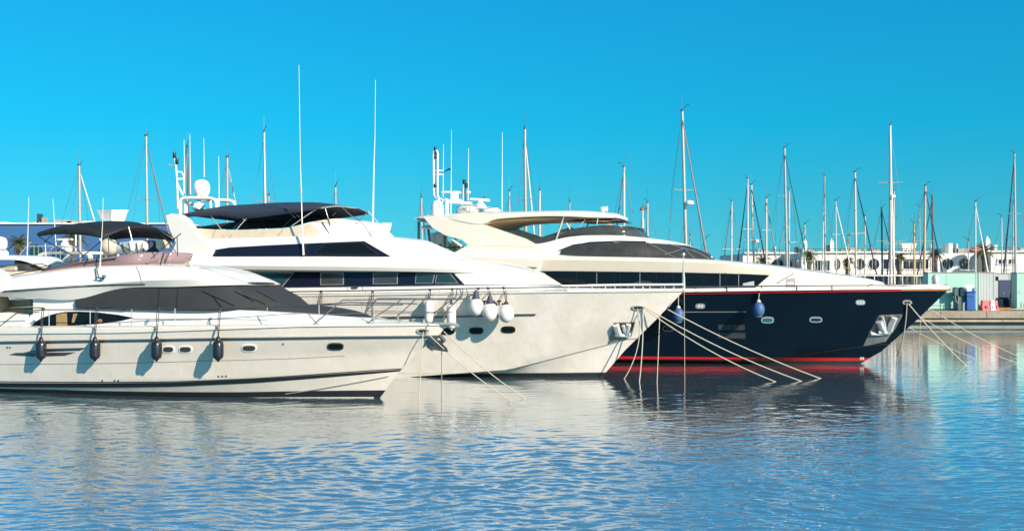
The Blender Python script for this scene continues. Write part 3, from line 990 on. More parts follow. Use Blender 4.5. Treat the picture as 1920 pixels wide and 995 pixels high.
# ship's name, most of it hidden behind the ball fenders
def strokes(b, bv, segs, w, m, name='name_letter'):
    mb = []
    for s_ in segs:
        b.decal(name, band(s_, w), bv, m, off=0.014, step=6)
strokes(B, bh, ([(903, 564.6), (913.5, 564.0)], [(908.4, 565), (908.2, 573)]), 2.3, M['black_line'])
strokes(B, bh, ([(926, 563.2), (932, 572)], [(921, 572), (926.5, 563.2)], [(932.2, 564), (940.2, 563.6)], [(936.2, 564), (935.8, 572)], [(941, 569.2), (947, 569)]), 2.1, M['black_line'])

B.shell('deckhouse', [
    [(300, 556, 2.75), (521, 551, 2.75), (700, 549, 2.72), (870, 547, 2.55), (960, 545, 2.1), (1030, 544.5, 1.35), (1066, 544, 0.1)],
    [(300, 536, 2.72), (521, 538, 2.72), (700, 536, 2.69), (870, 533.5, 2.52), (960, 533, 2.05), (1018, 534.5, 1.3), (1052, 536, 0.1)],
    [(300, 505, 2.66), (521, 506, 2.66), (700, 507, 2.62), (850, 509.5, 2.45), (930, 511, 2.0), (984, 511.5, 1.2), (1012, 512, 0.08)]],
    M['gelcoat'], n=46, crown=0.03)
bd = B.bv['deckhouse']
B.decal('window_band', [(400, 508.5), (555, 509), (700, 509.5), (848, 510.6), (869, 533), (700, 535.5), (532, 538), (521, 547), (430, 547.5), (400, 547.5)], bd, M['glass_navy'], off=0.010, step=11)
for poly, gl in (([(404, 510), (474, 510), (474, 546), (404, 546)], 'glass_green'), ([(477, 510), (552, 510.5), (523, 546), (477, 546)], 'glass_green'),
                 ([(601, 511), (645, 511.3), (645, 533.6), (601, 534.2)], 'glass_grey'), ([(699.5, 511.6), (746, 512), (746, 532), (699.5, 532.6)], 'glass_grey'),
                 ([(780, 512.5), (816, 512.8), (812, 531), (778.5, 531.5)], 'glass_green'), ([(819, 512.8), (845, 513), (860, 531), (815.5, 531)], 'glass_green')):
    f = B.decal('window', poly, bd, M['grey_line'], off=0.016, step=11)
    cx = sum(p[0] for p in poly)/4
    cy = sum(p[1] for p in poly)/4
    B.decal('pane', [(cx+(x-cx)*(1-2.4/max(20, abs(x-cx)+12)), cy+(y-cy)*0.90) for x, y in poly], bd, M[gl], f, off=0.022, step=11)
B.decal('window_trim', band([(848, 510), (870, 533.4)], 1.8), bd, M['black_line'], off=0.02, step=8)
B.decal('window_trim', band([(528, 538.6), (700, 536.4), (870, 534.2), (1052, 535.5)], 1.2), bd, M['steel_dark'], off=0.02, step=10)
B.decal('side_door', band([(652, 536), (652, 551)], 0.9), bd, M['grey_line'], off=0.012, step=8)
B.decal('side_door', band([(680, 536), (680, 551)], 0.9), bd, M['grey_line'], off=0.012, step=8)
B.decal('door_light', oval(665, 539.6, 14, 4, 14), bd, M['steel_dark'], off=0.03, step=20)

# overhanging upper deck
B.shell('upper_deck', [
    [(240, 504, 2.7), (380, 504.5, 3.0), (560, 506, 3.02), (760, 508.5, 2.85), (860, 511, 2.5), (940, 512.5, 1.9), (990, 513, 1.1), (1016, 513.5, 0.08)],
    [(240, 498, 2.75), (380, 498, 3.06), (560, 499, 3.08), (760, 502, 2.9), (860, 505, 2.55), (940, 509, 1.9), (990, 512, 1.1), (1016, 512.6, 0.08)],
    [(240, 482, 2.65), (380, 483, 2.95), (560, 482, 2.98), (760, 484, 2.8), (850, 488, 2.4), (920, 495, 1.75), (975, 505, 0.95), (1012, 511.5, 0.06)]],
    M['gelcoat'], n=46, crown=0.05)
B.shell('pilothouse', [
    [(330, 486, 2.55), (600, 485, 2.55), (735, 486, 2.3), (810, 488, 1.7), (868, 491, 0.9), (895, 493, 0.06)],
    [(330, 466, 2.50), (600, 463, 2.50), (715, 464, 2.22), (780, 468, 1.6), (838, 477, 0.8), (866, 482, 0.05)],
    [(345, 449, 2.40), (450, 446, 2.40), (600, 442, 2.38), (690, 443, 2.1), (745, 447, 1.5), (790, 457, 0.75), (815, 462, 0.05)]],
    M['gelcoat'], n=46, crown=0.05)
bp_ = B.bv['pilothouse']
B.decal('pilothouse_window', [(389, 481), (394, 473), (401, 468.5), (430, 464), (500, 460), (596, 455.5), (683, 452), (734, 481.5), (600, 480.5)], bp_, M['glass_navy'], off=0.012, step=10)
wf = B.decal('window', [(588, 476.5), (609, 456.6), (679, 454.2), (713, 478.5)], bp_, M['black_line'], off=0.018, step=10)
B.decal('pane', [(592, 475.4), (611, 458), (677.5, 455.8), (707, 476.8)], bp_, M['glass_dark'], wf, off=0.024, step=10)
# sloping wing at the after end
port_copy(MB().prism([B.P(*p, 2.68) for p in ((311, 404), (322, 400), (336, 402), (350, 412), (371, 444), (400, 470), (392, 486), (372, 500), (300, 500), (322, 474), (330, 455), (318, 430))], (0, 0.34, 0)).build('aft_wing', M['gelcoat'], B.root, 35))
# flybridge coaming with beige canvas, white forward part
B.shell('flybridge_coaming', [
    [(365, 450, 2.34), (440, 447, 2.34), (520, 444.5, 2.32), (620, 442, 2.12), (690, 442, 1.3), (722, 443, 0.08)],
    [(364, 428, 2.24), (420, 431, 2.24), (480, 430, 2.24), (540, 427, 2.2), (590, 415, 2.05), (640, 410, 1.75), (676, 419, 1.05), (704, 434, 0.07)]],
    M['gelcoat'], n=40, crown=0.02)
bc = B.bv['flybridge_coaming']
B.decal('canvas_cover', [(364, 429), (420, 432), (480, 431), (540, 428), (585, 418), (601, 437), (590, 442), (520, 444), (440, 446.5), (378, 449)], bc, M['canvas_beige'], off=0.03, step=9)
B.decal('canvas_cover', [(590, 415.5), (638, 410.5), (655, 413), (622, 419)], bc, M['canvas_beige'], off=0.03, step=9)
for a, c in (((405, 431), (398, 447)), ((420, 441), (416, 447)), ((436, 440), (430, 446)), ((533, 428), (521, 443))):
    B.decal('canvas_seam', band([a, c], 0.9), bc, M['interior_tan'], off=0.036, step=8)
B.sheet('screen_cover', [
    [(362, 427, -2.1), (420, 430, -2.1), (480, 429, -2.1), (540, 426, -2.1), (590, 414, -1.9), (640, 409, -1.6)],
    [(420, 418, -2.1), (445, 415.5, -2.1), (480, 413, -2.1), (540, 408.5, -2.1), (595, 402.5, -1.9), (622, 405, -1.6)]], M['cover_grey'], mir=False, n=24)
# dark canopy
B.canopy('canopy', [
    [(338, 407, 2.05), (380, 405, 2.1), (410, 404, 2.1), (445, 409.5, 2.1), (478, 408, 2.1), (526, 402, 2.1), (566, 397, 2.1), (602, 391, 2.1)],
    [(336, 405, 2.0), (380, 398.5, 2.06), (410, 395.5, 2.06), (445, 398, 2.06), (490, 396.5, 2.06), (530, 393, 2.06), (566, 390.5, 2.06), (604, 388.5, 2.06)],
    [(334, 403.5, 1.1), (375, 395, 1.1), (420, 388, 1.1), (460, 387.5, 1.1), (505, 384, 1.1), (545, 382, 1.1), (590, 382, 1.1), (628, 386, 1.1)],
    [(345, 402.5, 0), (385, 393, 0), (425, 386, 0), (465, 384, 0), (510, 381, 0), (560, 379.8, 0), (605, 381, 0), (650, 387.5, 0)]], M['cover_navy'], n=30, thick=0.04)
for pts, mm in (([(394, 402, 2.0), (408, 421, 2.1), (422, 439, 2.25)], 'steel'), ([(445, 397, 2.0), (458, 413, 2.1)], 'steel'), ([(474, 398, 2.0), (456, 416, 2.1), (438, 437, 2.25)], 'steel'),
                ([(541, 397, 2.0), (554, 408, 2.0)], 'steel_dark'), ([(549, 396, 2.0), (562, 408, 2.0)], 'steel_dark'),
                ([(610, 388, 2.0), (596, 391, 2.0), (575, 404, 2.05), (545, 425, 2.2), (522, 442, 2.3)], 'steel'), ([(609, 388, 2.0), (616, 412, 2.0), (623, 437, 2.0)], 'steel_dark'),
                ([(642, 389, 1.95), (655, 401, 1.7), (674, 414, 1.1)], 'steel_dark'), ([(690, 396, 1.85), (674, 414, 1.2)], 'steel_dark'), ([(690, 396, 1.85), (706, 414, 1.6), (724, 434, 1.3)], 'steel'),
                ([(604, 416, 2.05), (617, 438, 2.1)], 'steel_dark')):
    B.rod('canopy_strut', pts, 0.02, M[mm], smooth=10)
for px, v in ((470, -1.9), (560, -1.9), (630, -1.8)):
    B.rod('canopy_strut', [(px, 398, v), (px-18, 414, v), (px-34, 430, v)], 0.018, M['steel'])
MB().tube(B.line([(603, 390, 2.1), (630, 386.5, 1.1), (652, 388.5, 0), (672, 391, -1.1), (685, 396, -2.0)], 14), 0.024).build('canopy_bow', M['steel'], B.root, 60)
# whip antennas
for pts, v in (([(560.5, 122), (563, 300), (566.5, 420), (569, 478)], 2.62), ([(704, 150), (703, 250), (700.5, 330), (699, 440)], 1.2)):
    B.rod('whip_antenna', [(p[0], p[1], v) for p in pts], [0.007, 0.013, 0.026, 0.04], M['white_plastic'])
p = B.P(564.5, 358, 2.62)
MB().tube([p-Vector((0, 0, 0.12)), p+Vector((0, 0, 0.12))], 0.045, 8).build('antenna_joint', M['steel'], B.root)
# radar and satellite mast on the after wing
mm = MB()
mm.tube(B.line([(338, 402, 0.7), (338, 379, 0.7), (340, 373, 0.7), (347, 371, 0.7), (395, 372, 0.7), (403, 375, 0.7), (406, 382, 0.7), (406, 392, 0.7)]), 0.075, 10)
mm.tube(B.line([(348, 402, 0.5), (348, 372, 0.5)]), 0.085, 10)
mm.tube(B.line([(394, 372, 0.3), (395, 392, 0.3)]), 0.06, 8)
mm.mirror()
mm.tube(B.line([(338, 373, -0.7), (340, 373, 0.7)]), 0.06, 8).tube(B.line([(395, 372, -0.7), (395, 372, 0.7)]), 0.06, 8).tube(B.line([(370, 371, -0.7), (370, 371, 0.7)]), 0.06, 8)
mm.build('radar_mast', M['white_plastic'], B.root, 60)
dm = B.P(378, 363.5, 0.0)
MB().lathe([(0.10, -0.16), (0.26, -0.10), (0.30, 0.0), (0.335, 0.04), (0.35, 0.22), (0.345, 0.34), (0.31, 0.46), (0.23, 0.55), (0.10, 0.60), (0.005, 0.605)], dm, 28).build('satellite_dome', M['white_plastic'], B.root, 45)
rd = B.P(372, 394, 0.0)
MB().lathe([(0.10, -0.14), (0.14, -0.02), (0.25, 0.03), (0.27, 0.10), (0.22, 0.2), (0.10, 0.26), (0.09, 0.34)], rd, 20).build('radar_pedestal', M['white_plastic'], B.root, 45)
MB().box(B.P(369, 383, 0), (0.72, 0.16, 0.14), ry=0.12, bev=0.04).build('radar_scanner', M['white_plastic'], B.root)
B.rod('light_mast', [(333, 391, 0.9), (332, 350, 0.9), (330, 312, 0.9), (327.5, 296, 0.9)], [0.05, 0.045, 0.04, 0.03], M['white_plastic'])
B.rod('light_mast', [(331, 325, 0.9), (334, 322, 0.7), (341, 323, 0.5), (345, 332, 0.4), (345, 362, 0.4)], 0.035, M['white_plastic'])
B.rod('light_mast', [(330, 336, 0.9), (345, 335.5, 0.4)], 0.04, M['white_plastic'])
B.rod('light_mast', [(331, 340, 0.9), (338, 356, 0.8), (343, 366, 0.7)], 0.04, M['white_plastic'])
B.rod('light_mast', [(317.5, 309, 0.9), (324, 313, 0.9), (330, 313, 0.9)], [0.05, 0.04, 0.03], M['steel'])
for px, py in ((327, 291), (332, 302)):
    MB().lathe([(0.05, -0.13), (0.065, -0.10), (0.065, 0.10), (0.05, 0.13)], B.P(px, py, 0.9), 12).build('mast_light', M['black_line'], B.root)
for x0, y0, y1, v in ((382, 259, 332, -0.6), (410, 293, 388, -0.8), (356, 251, 364, 0.2), (345, 262, 330, 0.35)):
    B.rod('whip_antenna', [(x0, y0, v), (x0+0.6, (y0+y1)/2, v), (x0+1, y1, v)], [0.007, 0.013, 0.022], M['white_plastic'])
# life raft canister and box on the after flybridge, tarpaulin beside it
MB().lathe([(0.05, -0.66), (0.22, -0.64), (0.27, -0.5), (0.28, -0.02), (0.295, 0), (0.28, 0.02), (0.27, 0.5), (0.22, 0.64), (0.05, 0.66)], B.P(248, 464, 1.0), 18, axis=Vector((1, 0, 0.06))).build('life_raft_canister', M['white_vinyl'], B.root, 45)
for dx in (-18, -6, 8, 19):
    B.rod('canister_strap', [(248+dx, 454, 1.28), (248+dx+1, 464, 1.31), (248+dx+2, 474, 1.25)], 0.02, M['black_line'])
MB().box(B.P(305, 456, 1.2), (0.40, 0.5, 0.55), bev=0.08).build('locker', M['canvas_beige'], B.root)
MB().lathe([(0.02, -0.4), (0.25, -0.34), (0.36, -0.1), (0.36, 0.1), (0.25, 0.34), (0.02, 0.4)], B.P(206, 463, 0.2), 16, axis=Vector((1, 0, -0.4))).build('tarpaulin', M['canvas_beige'], B.root, 60)
MB().box(B.P(272, 466, -0.6), (1.1, 0.6, 0.7), bev=0.1).build('tender_cover', M['cover_navy'], B.root)
# deck rail
vrb = lambda x: max(0.06, B.sheer(x)-0.12)
rail(B, 'guard_rail', [(430, 549), (521, 547), (600, 546), (700, 544.5), (800, 542.5), (861, 541), (950, 539.5), (1053, 538), (1160, 536), (1281, 534.5, 0.06)], 0.026, M['steel_dark'], vrb)
for px in (521, 554, 600, 640, 686, 731, 777, 824, 872, 923, 972, 1027, 1066, 1082, 1110, 1135, 1153, 1189, 1205, 1240, 1262):
    t_ = B.P(px, interp([(521, 547), (700, 544.5), (861, 541), (1053, 538), (1281, 534.5)], px), vrb)
    MB().tube([Vector((t_.x, t_.y, t_.z-0.30)), t_], 0.018, 6).mirror().build('stanchion', M['galvanized'] if px > 1050 else M['steel'], B.root, 60)
rail(B, 'bulwark_rail', [(1064, 544), (1160, 543.3), (1281, 542.2, 0.06)], 0.03, M['gelcoat'], vrb)
rail(B, 'cap_rail', [(1055, 535.8), (1160, 534), (1281, 533, 0.06)], 0.034, M['white_plastic'], vrb)
B.rod('jack_staff', [(1281.5, 478, 0), (1281.5, 500, 0), (1281.8, 520, 0), (1282, 545, 0)], [0.02, 0.03, 0.05, 0.07], M['steel'], n=8)
MB().lathe([(0.01, -0.07), (0.06, -0.04), (0.07, 0), (0.05, 0.05), (0.01, 0.07)], B.P(1281.5, 477, 0), 10).build('staff_ball', M['steel'], B.root)

# ---------------------------------------------------------------- third yacht (navy hull, red stripes)
C = Boat('motor_yacht', 'large yacht with navy blue hull, red stripes and cream superstructure with swept hardtop', 'yacht', (1612, 681), HEAD, 'motor yachts moored side by side')
XC = -27.5
make_hull(C, [
    (-1.4, [(-1.4, -1.0), (-30, -1.1)], 1.8, 14, 1.6),
    (stemx(C, 1610, 682), [(0, -0.03), (-3, -0.3), (-30, -0.5)], 2.7, 15, 1.65),
    (stemx(C, 1652, 659), zp(C, [(1652, 659, 0), (1615, 650, 0.9), (1480, 668, 2.0), (1380, 678, 2.7)]), 3.1, 14.5, 1.85),
    (stemx(C, 1722, 597), zp(C, [(1722, 597, 0), (1500, 604, 2.5), (1200, 608, 3.4)]), 3.35, 14, 2.1),
    (stemx(C, 1780, 541), zp(C, [(1780, 541, 0), (1600, 543, 2.2), (1440, 545, 3.1), (1285, 547.5, 3.5), (900, 552, 3.5)]), 3.52, 13.5, 2.5),
], XC, M['hull_navy'])
bh = C.bv['hull']
hull_band(C, 'waterline_band', [(-40, -0.5), (5, -0.5)], [(-40, 0.10), (5, 0.12)], M['antifoul'], 0.008)
hull_stripe(C, 'boot_stripe', [(1200, 671.3), (1300, 672), (1400, 672.8), (1500, 673.1), (1612, 673.2)], [7.4, 7, 6.4, 6, 5.6], M['red_paint'], 0.012)
hull_stripe(C, 'sheer_stripe', [(1100, 550.6), (1285, 548.6), (1440, 546.4), (1600, 544.4), (1700, 543.2), (1772, 542.6)], [4.6, 4.4, 4.2, 4, 3.8, 3.4], M['red_paint'], 0.045)
hull_stripe(C, 'cap_rail', [(1685, 542.6), (1740, 542.0), (1774, 542.0)], [4.2, 4.6, 4.2], M['teak'], 0.055, x0=C.P(1685, 542, 1.5).x)
hull_stripe(C, 'hull_line', [(1270, 584.5), (1400, 584.2)], 1.2, M['grey_line'], 0.012, x0=C.P(1268, 584, 3.0).x, x1=C.P(1400, 584, 3.0).x)
hull_stripe(C, 'chine_rail', [(1400, 677), (1480, 667.5), (1560, 657), (1615, 649), (1655, 645)], 1.4, M['black_line'], 0.02, x0=C.P(1480, 668, 2.0).x)
porthole(C, 1252.5, 615.5, 21, 11.5, bh, ring='steel_dark', glass='glass_dark')
porthole(C, 1439, 599.5, 24, 12, bh, glass='green_glass')
porthole(C, 1529.5, 598.8, 24, 10.5, bh, glass='glass_green')
for cx, cy, k in ((1313, 573.5, 2), (1613, 566.5, 3)):
    f = C.decal('deck_light', oval(cx, cy, 18, 9.5, 22, 3), bh, M['steel'], off=0.02, step=20)
    for i in range(k):
        C.decal('lens', oval(cx+(i-(k-1)/2)*5.4, cy, 4.6, 5.6, 12), bh, M['lens'], f, off=0.03, step=20)
for poly in ([(1346.5, 608.5), (1370.5, 608.8), (1370.5, 617.5), (1346.5, 617.2)], [(1373.5, 608.8), (1396, 609), (1396, 618), (1373.5, 617.6)], [(1347, 623.5), (1397, 624), (1397, 634), (1347, 633)]):
    cx, cy = sum(p[0] for p in poly)/4, sum(p[1] for p in poly)/4
    f = C.decal('hull_window', [(cx+(x-cx)*1.06, cy+(y-cy)*1.22) for x, y in poly], bh, M['black_rubber'], off=0.014, step=12)
    C.decal('glass', poly, bh, M['glass_grey'], f, off=0.02, step=12)
pk = C.decal('anchor_pocket', [(1648, 590.5), (1693, 588.5), (1679, 615), (1660, 640), (1618, 649), (1632, 618)], bh, M['steel_plate'], off=0.015, step=9)
C.decal('pocket_recess', [(1645, 594), (1687, 591), (1674, 618), (1634, 623)], bh, M['steel_dark'], pk, off=0.02, step=9)
an = MB()
for pts, r in (([(1647, 600), (1651, 610), (1656, 619)], 0.15), ([(1676, 594), (1671, 605), (1667, 617)], 0.15), ([(1653, 592), (1657, 604), (1660, 620)], 0.06), ([(1645, 619), (1658, 621), (1671, 618)], 0.11), ([(1632, 624), (1650, 625), (1668, 623)], 0.06)):
    an.tube([C.hit(x, y, bh)[0]+C.hit(x, y, bh)[1]*0.06 for x, y in pts], r, 8)
an.build('anchor', M['galvanized'], C.root, 40)
fr = C.decal('hawse_pipe', oval(1700.5, 566, 18, 7.5, 20, 2.6), bh, M['steel'], off=0.05, step=20)
C.decal('hawse_opening', oval(1700.5, 566, 12, 4, 20, 2.6), bh, M['black_line'], fr, off=0.058, step=20)
strokes(C, bh, ([(1613.2, 669), (1613.2, 674)], [(1616, 669), (1616, 674)], [(1619, 669), (1619, 674)], [(1616, 671.5), (1619, 671.5)]), 1.4, M['white_plastic'], 'draught_mark')

C.shell('deckhouse', [
    [(840, 549, 3.05), (1060, 548, 3.05), (1300, 547, 2.98), (1440, 546, 2.65), (1560, 544, 1.85), (1640, 543, 0.9), (1664, 542.5, 0.08)],
    [(840, 520, 3.02), (1060, 522, 3.02), (1300, 526, 2.94), (1440, 530, 2.58), (1560, 532, 1.75), (1640, 534, 0.8), (1662, 536, 0.08)],
    [(840, 478, 2.92), (1060, 480, 2.92), (1300, 486, 2.80), (1400, 494, 2.5), (1480, 503, 1.95), (1560, 514, 1.35), (1625, 523, 0.65), (1655, 529, 0.06)]],
    M['gelcoat_warm'], n=50, crown=0.06)
bd = C.bv['deckhouse']
C.decal('window_band', [(1000, 508), (1050, 508), (1280, 510.5), (1360, 512.5), (1444, 515.5), (1416, 539.5), (1000, 540)], bd, M['glass_dark'], off=0.012, step=12)
for x in (1081, 1119, 1152, 1163, 1200, 1231, 1262, 1318, 1350, 1361, 1385):
    C.decal('window_mullion', band([(x, 511.5), (x, 539)], 1.0), bd, M['roof_grey'] if x in (1119, 1200, 1350, 1385) else M['black_rubber'], off=0.02, step=10)
C.decal('window_sill', band([(1000, 541.2), (1280, 540.8), (1416, 540.6)], 1.8), bd, M['black_rubber'], off=0.03, step=12)
C.decal('helm_chair', oval(1206, 533, 40, 13, 20, 2), bd, M['glass_grey'], off=0.016, step=10)
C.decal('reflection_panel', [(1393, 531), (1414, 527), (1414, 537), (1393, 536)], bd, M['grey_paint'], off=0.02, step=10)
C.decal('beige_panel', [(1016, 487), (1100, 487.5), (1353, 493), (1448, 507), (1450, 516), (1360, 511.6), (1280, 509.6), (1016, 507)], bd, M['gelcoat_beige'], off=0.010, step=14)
C.decal('deckhouse_seam', band([(1488, 505), (1492, 530), (1600, 530.5)], 1.0), bd, M['gelcoat_beige'], off=0.012, step=10)
C.decal('side_locker', [(1474, 523), (1491, 521), (1491, 541), (1473, 541)], bd, M['roof_grey'], off=0.014, step=10)
C.rod('gas_strut', [(1460, 529, 2.55), (1488, 513, 2.2)], 0.025, M['steel_dark'])
C.decal('foredeck_edge', band([(1452, 500), (1540, 510.5), (1620, 521), (1657, 528.5)], 1.2), bd, M['grey_line'], off=0.012, step=10)
# cream ledge aft with white end
port_copy(MB().prism([C.P(*p, 3.12) for p in ((840, 480), (1010, 485), (1016, 487), (1007, 501), (960, 498), (840, 488))], (0, 0.4, 0)).build('side_fin', M['gelcoat_warm'], C.root, 30))
C.shell('upper_house', [
    [(860, 480, 2.62), (1049, 480, 2.62), (1200, 485, 2.52), (1270, 488.5, 2.1), (1325, 490.5, 1.1), (1352, 492, 0.08)],
    [(900, 470, 2.58), (1053, 467, 2.58), (1195, 466, 2.4), (1245, 470, 1.9), (1305, 472, 0.9), (1325, 475, 0.07)],
    [(960, 458, 2.5), (1062, 457, 2.5), (1150, 454, 2.4), (1212, 455.5, 1.95), (1262, 459, 1.0), (1296, 462, 0.06)],
    [(975, 455, 2.3), (1004, 457.5, 2.36), (1072, 443.5, 2.3), (1155, 441.5, 2.15), (1212, 446.5, 1.6), (1258, 453, 0.85), (1288, 458, 0.05)]],
    M['gelcoat'], n=50, crown=0.04)
bu = C.bv['upper_house']
C.decal('side_window', [(1050, 477), (1055, 466.5), (1075, 461), (1107, 456.5), (1160, 454.6), (1211, 455.8), (1240, 470), (1268, 486), (1180, 484.5), (1100, 481)], bu, M['mesh_grey'], off=0.045, step=6)
C.decal('windscreen', [(1215, 456.5), (1262, 459.5), (1291, 462.5), (1322, 474), (1346, 486), (1272, 486.5), (1242, 470)], bu, M['mesh_grey'], off=0.045, step=6)
for pts in ([(1213, 456), (1241, 470.5), (1270, 487)], [(1254, 459), (1282, 467), (1302, 486)], [(1282, 467), (1305, 473), (1330, 487)], [(1282, 467), (1262, 474), (1246, 478)]):
    C.decal('screen_seam', band(pts, 1.2), bu, M['seam_grey'], off=0.055, step=6)
C.decal('window_trim', band([(1048, 470), (1075, 459.6), (1107, 455), (1160, 453), (1211, 454.4)], 1.3), bu, M['black_line'], off=0.05, step=6)
# flybridge screen and seats
C.sheet('flybridge_screen', [
    [(996, 459, 2.3), (1030, 452, 2.3), (1072, 443, 2.24), (1130, 440.5, 2.1), (1170, 441.5, 1.85), (1198, 443.5, 1.2), (1210, 445, 0.03)],
    [(1000, 452, 2.3), (1030, 441, 2.28), (1072, 430.5, 2.2), (1130, 423.5, 2.0), (1165, 424, 1.75), (1188, 426.5, 1.1), (1198, 428, 0.03)]],
    M['glass_grey'], n=28, thick=0.02)
C.rod('screen_rail', [(1000, 451.5, 2.3), (1030, 440.5, 2.28), (1072, 430, 2.2), (1130, 423, 2.0), (1165, 423.5, 1.75), (1190, 426, 1.1), (1199, 427.5, 0.03)], 0.022, M['steel_dark'], mir=True, smooth=20)
for px, py, ww in ((1063, 437, 0.7), (1098, 437, 0.8), (1135, 431, 0.8)):
    MB().box(C.P(px, py, 1.2), (ww, 0.5, 0.42), ry=-0.25, bev=0.09).mirror().build('seat', M['cushion'], C.root)
# hardtop carried by two swept wings
for nm, poly, v0, d in (('hardtop_wing', ((793, 406), (841, 408), (880, 413), (908, 421), (946, 434), (984, 447), (1004, 458), (1034, 482), (845, 477), (878, 459), (866, 449), (835, 441), (811, 427)), 2.62, 0.28),):
    port_copy(MB().prism([C.P(*p, v0) for p in poly], (0, d, 0)).build(nm, M['gelcoat_warm'], C.root, 30))
C.shell('hardtop', [
    [(786, 410, 2.2), (841, 412, 2.5), (906, 421, 2.52), (925, 413, 2.52), (970, 408.3, 2.5), (1040, 406, 2.44), (1100, 408, 2.26), (1140, 409, 1.62), (1154, 409, 0.1)],
    [(786, 409, 2.3), (841, 411, 2.62), (906, 420, 2.64), (925, 411.5, 2.64), (970, 406.8, 2.62), (1040, 404.6, 2.55), (1100, 406.5, 2.36), (1146, 408, 1.68), (1159, 408, 0.1)],
    [(786, 406, 2.3), (841, 404.5, 2.62), (880, 402.5, 2.64), (925, 400.6, 2.64), (970, 399.2, 2.62), (1040, 398, 2.54), (1100, 399.5, 2.35), (1147, 402.5, 1.66), (1159, 404, 0.1)],
    [(790, 405, 2.2), (841, 401.5, 2.4), (880, 399, 2.45), (925, 397.5, 2.42), (970, 396.5, 2.40), (1040, 395, 2.32), (1100, 395.5, 2.1), (1140, 398.5, 1.45), (1152, 400, 0.08)]],
    M['gelcoat_warm'], n=46, crown=0.03, smooth=22)
C.decal('wing_seam', band([(905, 461), (960, 461.5), (1010, 462)], 0.9), MB().prism([C.P(*p, 2.62) for p in ((793, 406), (908, 421), (984, 447), (1034, 482), (845, 477), (866, 449))], (0, 0.1, 0)).bvh(), M['gelcoat_beige'], off=0.01, step=9)
# lining under the hardtop; its tan puts warm bounced light into the colour
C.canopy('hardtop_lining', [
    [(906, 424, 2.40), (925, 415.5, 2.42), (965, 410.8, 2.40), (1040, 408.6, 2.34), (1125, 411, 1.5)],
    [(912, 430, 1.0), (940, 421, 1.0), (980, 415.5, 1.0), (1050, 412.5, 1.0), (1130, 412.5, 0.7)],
    [(918, 432, 0), (950, 424, 0), (990, 418, 0), (1060, 414, 0), (1135, 413, 0)]], M['lining_tan_bounce'], n=18, thick=0.03)
wl_ = MB().prism([C.P(*p, 2.55) for p in ((841, 412), (880, 414), (908, 422), (946, 435), (984, 448), (1000, 458), (930, 458), (866, 449), (835, 441))], (0, 0.03, 0)).build('wing_bounce_panel', M['lining_tan_bounce'], C.root, 30)  # added inner panel, coloured like warm bounce on the wing's shaded face
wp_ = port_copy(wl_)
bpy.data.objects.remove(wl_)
wp_.name = 'wing_bounce_panel'
C.rod('hardtop_strut', [(1058, 404, 2.3), (1051, 424, 2.3), (1043, 448, 2.3)], 0.05, M['steel'], mir=True)
port_copy(C.rod('hardtop_strut', [(1121, 408, 2.0), (1116, 438, 2.05)], 0.035, M['steel']))
C.rod('hardtop_strut', [(1061, 416, 2.2), (1069, 430, 2.2)], 0.025, M['steel'])
C.rod('hardtop_strut', [(1097, 412, 2.1), (1082, 428, 2.15)], 0.025, M['steel'], mir=True)
C.canopy('sun_awning', [
    [(1080, 414, 1.5), (1110, 413, 1.5), (1150, 412.5, 1.4), (1163, 414.5, 1.2)],
    [(1040, 410, 0), (1090, 408.5, 0), (1150, 408, 0), (1164, 411, 0)]], M['cover_navy'], n=14, thick=0.03)
MB().lathe([(0.05, -0.10), (0.06, -0.02), (0.10, 0.0), (0.13, 0.04), (0.12, 0.12), (0.08, 0.15)], C.P(1131, 395, 0.4), 16).tube([C.P(1127, 391.5, 0.4), C.P(1139, 391.5, 0.4)], [0.08, 0.12], 12).build('horn', M['white_plastic'], C.root, 45)
# mast, dome, radars on the hardtop
MB().lathe([(0.22, -0.1), (0.29, 0.0), (0.30, 0.06), (0.305, 0.32), (0.27, 0.5), (0.19, 0.62), (0.08, 0.67), (0.004, 0.675)], C.P(820, 402, 0.9), 26).build('satellite_dome', M['white_plastic'], C.root, 45)
ms = MB()
ms.tube(C.line([(818, 374, 0.3), (813.5, 364, 0.3), (812.8, 320, 0.3), (812.8, 290, 0.3), (814, 283, 0.3), (816.5, 281, 0.3), (819.5, 283, 0.3), (820.6, 290, 0.3), (820.6, 315, 0.3), (820, 340, 0.3), (820, 364, 0.3), (823, 374, 0.3)]), 0.05, 8)
ms.tube(C.line([(813, 320, 0.3), (829, 320, 0.3)]), 0.04, 8).tube(C.line([(813, 328, 0.3), (831, 327, 0.3)]), 0.045, 8).tube(C.line([(813, 293, 0.3), (821, 293, 0.3)]), 0.04, 8)
ms.tube(C.line([(821, 376, 0.3), (827, 372, 0.3), (832, 376, 0.3), (826, 380, 0.3)]), 0.035, 8)
ms.build('light_mast', M['white_plastic'], C.root, 60)
for px, py in ((816.5, 286), (816.5, 294), (815.5, 348), (816, 279)):
    MB().lathe([(0.05, -0.10), (0.07, -0.06), (0.07, 0.06), (0.05, 0.10)], C.P(px, py, 0.3), 10).build('mast_light', M['black_line'], C.root)
C.rod('wind_vane', [(829, 325, 0.3), (838, 319, 0.3), (844, 316.5, 0.3)], [0.02, 0.03, 0.06], M['black_line'])
fm = MB()
fm.tube(C.line([(838, 404, 0.6), (838, 378, 0.6), (836, 375, 0.6)]), 0.09, 10).tube(C.line([(832, 374, 0.6), (845, 378, 0.5), (885, 382, 0.3)]), 0.08, 10)
fm.tube(C.line([(838, 376, -0.6), (838, 376, 0.6)]), 0.07, 8).tube(C.line([(845, 374.5, 0.3), (866, 376, 0.3)]), 0.06, 8)
fm.build('radar_frame', M['white_plastic'], C.root, 60)
